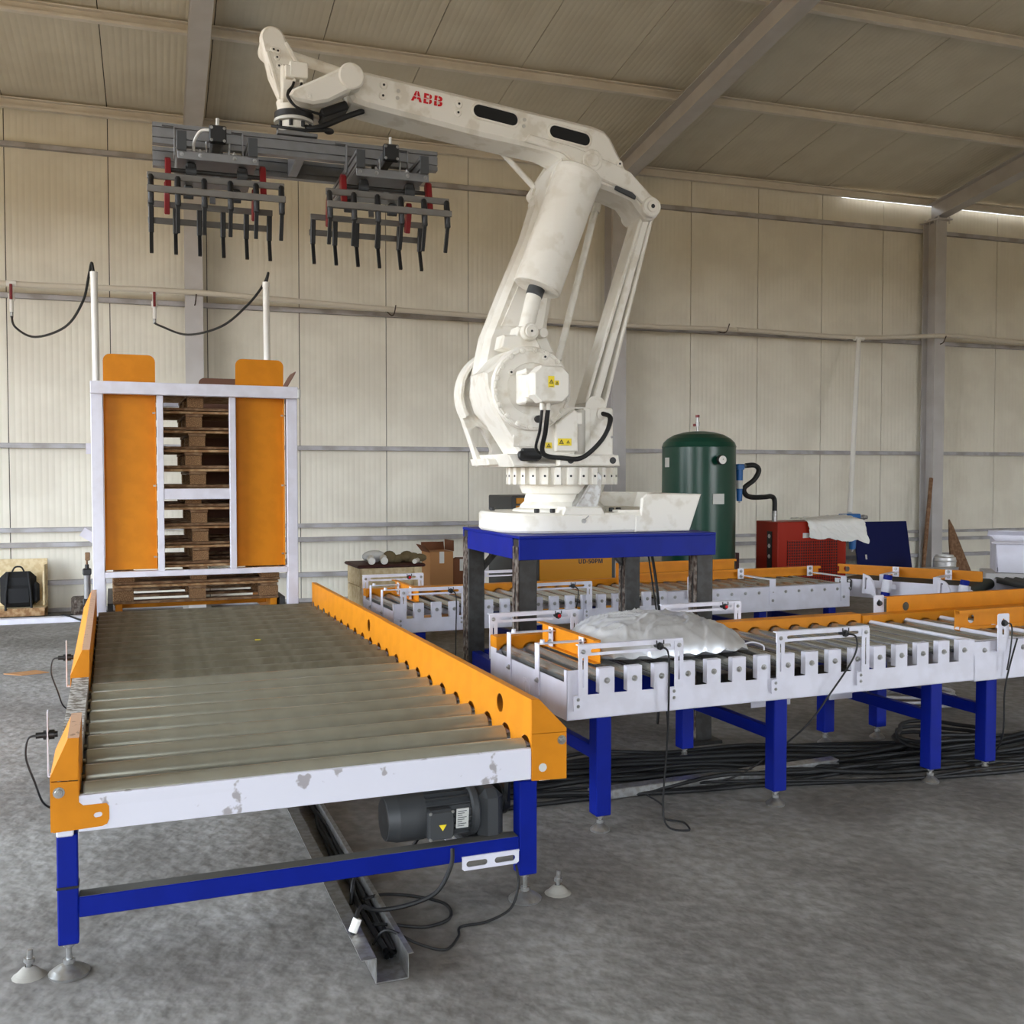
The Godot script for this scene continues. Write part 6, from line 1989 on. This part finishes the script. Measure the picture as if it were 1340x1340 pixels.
	b.box(Vector3(-0.01, 0.14, 0.075), Vector3(0.29, 0.22, 0.07), Basis(), 0.034)
	part(t, "front_pocket", b, M.backpack)
	b = MB.new()
	b.box(Vector3(0.18, 0.16, 0.0), Vector3(0.07, 0.24, 0.12), Basis(), 0.033)
	part(t, "side_pocket", b, M.backpack)
	b = MB.new()
	b.tube(smooth_path([Vector3(-0.06, 0.40, 0.02), Vector3(-0.03, 0.45, 0.02), Vector3(0.03, 0.45, 0.02), Vector3(0.06, 0.40, 0.02)]), 0.01, 6)
	part(t, "handle", b, M.backpack)
	for x in [-0.1, 0.1]:
		b = MB.new()
		b.tube(smooth_path([Vector3(x, 0.40, 0.05), Vector3(x * 1.1, 0.3, 0.1), Vector3(x * 1.25, 0.14, 0.12), Vector3(x * 1.3, -0.02, 0.13)]), 0.013, 6)
		part(t, "strap", b, M.backpack)
	b = MB.new()
	b.box(Vector3(-0.75, 0.11, -12.55), Vector3(0.3, 0.22, 0.3), Basis(Vector3.UP, 0.2), 0.02)
	solo("rubble_block", "dark grey concrete block on the floor beside the magazine's air cylinder", "block", b, M.rusty)
	for k in 4:
		cable("floor_cable", "black cable lying between the wall and the white floor strip", [Vector3(-3.2, 0.02, -12.45 - 0.08 * k), Vector3(-2.2, 0.02, -12.4 - 0.07 * k), Vector3(-1.4 + 0.1 * k, 0.02, -12.5 + 0.05 * k), Vector3(-0.8, 0.02, -12.42 - 0.07 * k), Vector3(0.2, 0.02, -12.5 - 0.05 * k)], 0.012, "cables behind the white floor strip")
	cable("floor_cable", "single thin cable lying over the white floor strip", [Vector3(-1.3, 0.012, -12.7), Vector3(-1.05, 0.02, -12.4), Vector3(-0.95, 0.075, -12.13), Vector3(-0.7, 0.012, -11.95), Vector3(-0.4, 0.012, -11.9)], 0.01)
	b = MB.new()
	b.prism(xy([-0.17, -0.02, -0.03, 0.09, 0.17, 0.03, 0.06, -0.10]), 0.006, Transform3D(Basis(Vector3.RIGHT, Vector3.BACK, Vector3.DOWN), Vector3(-1.0, 0.004, -9.05)))
	solo("cardboard_scrap", "flat scrap of brown cardboard on the open floor at the left", "cardboard", b, M.cardboard)

# ---------------------------------------------------------------- trunking and loose cables on the floor
func floor_clutter() -> void:
	var f := Basis(Vector3.UP, deg_to_rad(3.0))
	var o := Vector3(1.689, 0, -4.121)
	var t := thing("cable_trough", "open galvanised cable trough running back under the pallet conveyor", "cable tray", Vector3(0.69, 0, -3.13), 1.5)
	var b := MB.new()
	b.box(Vector3(-0.052, 0.042, -2.0), Vector3(0.003, 0.08, 4.0))
	b.box(Vector3(-0.075, 0.082, -2.0), Vector3(0.048, 0.003, 4.0))
	b.box(Vector3(0.052, 0.042, -2.0), Vector3(0.003, 0.08, 4.0))
	b.box(Vector3(0.06, 0.082, -2.0), Vector3(0.018, 0.003, 4.0))
	b.box(Vector3(0, 0.003, -2.0), Vector3(0.104, 0.004, 4.0))
	part(t, "trough", b, M.zinc)
	var rng := RandomNumberGenerator.new()
	rng.seed = 5
	for k in 6:
		var pts := []
		for q in 9:
			pts.append(Vector3(0.69 + rng.randf_range(-0.035, 0.035), 0.022 + rng.randf_range(0.0, 0.03), -3.25 - q * 0.42))
		cable("trough_cable", "black cable lying in the galvanised trough", pts, rng.randf_range(0.007, 0.011), "cables in the trough")
	b = MB.new()
	b.cyl(Vector3(0.60, 0.088, -3.33), Vector3(0.618, 0.128, -3.335), 0.015, 14)
	solo("cable_sleeve", "short white sleeve gathering cables at the trough's edge", "sleeve", b, M.pvc)
	cable("motor_lead", "black lead from the motor's terminal box down into the trough", [Vector3(0.97, 0.29, -3.42), Vector3(0.955, 0.24, -3.39), Vector3(0.90, 0.16, -3.38), Vector3(0.80, 0.12, -3.40), Vector3(0.70, 0.11, -3.42), Vector3(0.64, 0.145, -3.38), Vector3(0.61, 0.12, -3.334), Vector3(0.60, 0.075, -3.32), Vector3(0.635, 0.03, -3.28)], 0.008)
	cable("floor_lead", "thin cable arching from the motor bracket to the floor by the trough", [Vector3(1.235, 0.17, -3.50), Vector3(1.24, 0.10, -3.49), Vector3(1.20, 0.03, -3.46), Vector3(1.10, 0.008, -3.43), Vector3(1.0, 0.008, -3.42), Vector3(0.97, 0.008, -3.35), Vector3(0.90, 0.008, -3.27), Vector3(0.80, 0.05, -3.26), Vector3(0.71, 0.09, -3.3), Vector3(0.67, 0.03, -3.34)], 0.005)
	cable("floor_lead", "looped thin cable on the floor right of the trough", [Vector3(0.68, 0.10, -3.55), Vector3(0.78, 0.06, -3.66), Vector3(0.92, 0.008, -3.72), Vector3(1.0, 0.008, -3.62), Vector3(0.98, 0.008, -3.50), Vector3(0.88, 0.008, -3.46), Vector3(0.76, 0.05, -3.42), Vector3(0.68, 0.08, -3.38)], 0.006)
	cable("floor_lead", "cable curving over the trough behind the blue crossbar", [Vector3(0.98, 0.30, -3.75), Vector3(0.90, 0.12, -3.85), Vector3(0.80, 0.03, -3.95), Vector3(0.76, 0.10, -3.80), Vector3(0.68, 0.11, -3.72), Vector3(0.655, 0.04, -3.66)], 0.007)
	# bed of cables under the bag conveyors
	for k in 16:
		var pts := []
		var z0 := -4.42 - 0.042 * k
		var amp := rng.randf_range(0.04, 0.12)
		var ph := rng.randf_range(0.0, 6.0)
		for q in 13:
			var x := 1.35 + q * 0.46
			pts.append(Vector3(x, 0.014 + 0.022 * (k % 3) * absf(sin(q * 1.3 + ph)), z0 - 0.16 * sin(x * 0.8 + 0.6) + amp * sin(q * 0.9 + ph)))
		cable("floor_cable", "black cable in the tangled bundle under the bag conveyors", pts, rng.randf_range(0.008, 0.016), "cables under the bag conveyors")
	b = MB.new()
	b.box(Vector3(2.75, 0.03, -4.62), Vector3(1.5, 0.05, 0.07), Basis(Vector3.UP, 0.06), 0.004)
	solo("cable_duct", "long grey duct lying among the black cables under the bag conveyor", "duct", b, M.galv if M.has("galv") else M.zinc)
	# coiled spare cable on the right
	for k in 2:
		b = MB.new()
		var pts := PackedVector3Array()
		for q in 90:
			var an := q * 0.24
			var r := 0.20 + 0.035 * sin(q * 0.7 + k)
			pts.append(Vector3(cos(an) * r * 1.3, 0.02 + 0.0012 * q, sin(an) * r))
		b.tube(pts, 0.012, 6)
		solo("cable_coil", ["grey cable coil on the floor behind the two rightmost blue legs", "black cable coil on the floor among the tangled cables"][k], "cable", b, M.girt if k == 0 else M.rubber, [Vector3(4.95, 0, -5.75), Vector3(4.3, 0.0, -4.80)][k])
	# leads from the light sensors
	cable("sensor_lead", "thin black lead hanging from the bag conveyor's left sensor to a loop on the floor", [o + f * Vector3(0.448, 0.83, 0.05), o + f * Vector3(0.475, 0.80, 0.06), o + f * Vector3(0.485, 0.65, 0.05), o + f * Vector3(0.49, 0.4, 0.03), o + f * Vector3(0.475, 0.1, 0.02), o + f * Vector3(0.48, 0.012, 0.06), o + f * Vector3(0.55, 0.008, 0.12), o + f * Vector3(0.58, 0.008, 0.02), o + f * Vector3(0.53, 0.008, -0.06), o + f * Vector3(0.60, 0.02, -0.2), o + f * Vector3(0.62, 0.012, -0.4)], 0.0045)
	cable("sensor_lead", "thin black lead slanting down from the bag conveyor's right sensor", [o + f * Vector3(1.488, 0.828, 0.05), o + f * Vector3(1.53, 0.81, 0.06), o + f * Vector3(1.52, 0.72, 0.06), o + f * Vector3(1.40, 0.56, 0.05), o + f * Vector3(1.25, 0.36, 0.0), o + f * Vector3(1.05, 0.12, -0.2), o + f * Vector3(0.95, 0.03, -0.4)], 0.0045)
	cable("sensor_lead", "thin black lead hanging down the closed white side at the right", [o + f * Vector3(2.60, 0.74, 0.055), o + f * Vector3(2.58, 0.6, 0.03), o + f * Vector3(2.555, 0.45, 0.02), o + f * Vector3(2.565, 0.2, 0.0), o + f * Vector3(2.56, 0.03, -0.1)], 0.0045)
	var o2 := Vector3(1.56, 0, -6.99)
	cable("sensor_lead", "thin black lead hanging from the far conveyor's left sensor bar", [o2 + f * Vector3(0.41, 0.78, 0.05), o2 + f * Vector3(0.44, 0.74, 0.06), o2 + f * Vector3(0.445, 0.5, 0.04), o2 + f * Vector3(0.445, 0.2, 0.02), o2 + f * Vector3(0.45, 0.02, 0.0)], 0.0045)
	cable("sensor_lead", "thin black lead hanging from the far conveyor's middle sensor bar", [o2 + f * Vector3(1.37, 0.775, 0.05), o2 + f * Vector3(1.40, 0.74, 0.06), o2 + f * Vector3(1.39, 0.6, 0.04), o2 + f * Vector3(1.36, 0.5, 0.02), o2 + f * Vector3(1.36, 0.02, 0.0)], 0.0045)
	cable("robot_lead", "thick black cable hanging inside the robot stand's right side", [Vector3(2.93, 1.10, -5.75), Vector3(2.94, 0.9, -5.7), Vector3(2.97, 0.7, -5.72), Vector3(3.0, 0.4, -5.75), Vector3(3.0, 0.02, -5.8)], 0.009)
	cable("robot_lead", "thinner black cable hanging inside the robot stand's right side", [Vector3(2.88, 1.10, -5.7), Vector3(2.91, 0.8, -5.66), Vector3(2.98, 0.4, -5.68), Vector3(3.02, 0.02, -5.7)], 0.005)

func _ready() -> void:
	daylight()
	materials()
	hall()
	pallet_conveyor()
	magazine()
	bag_lines()
	robot_stand()
	robot()
	gripper()
	background()
	floor_clutter()
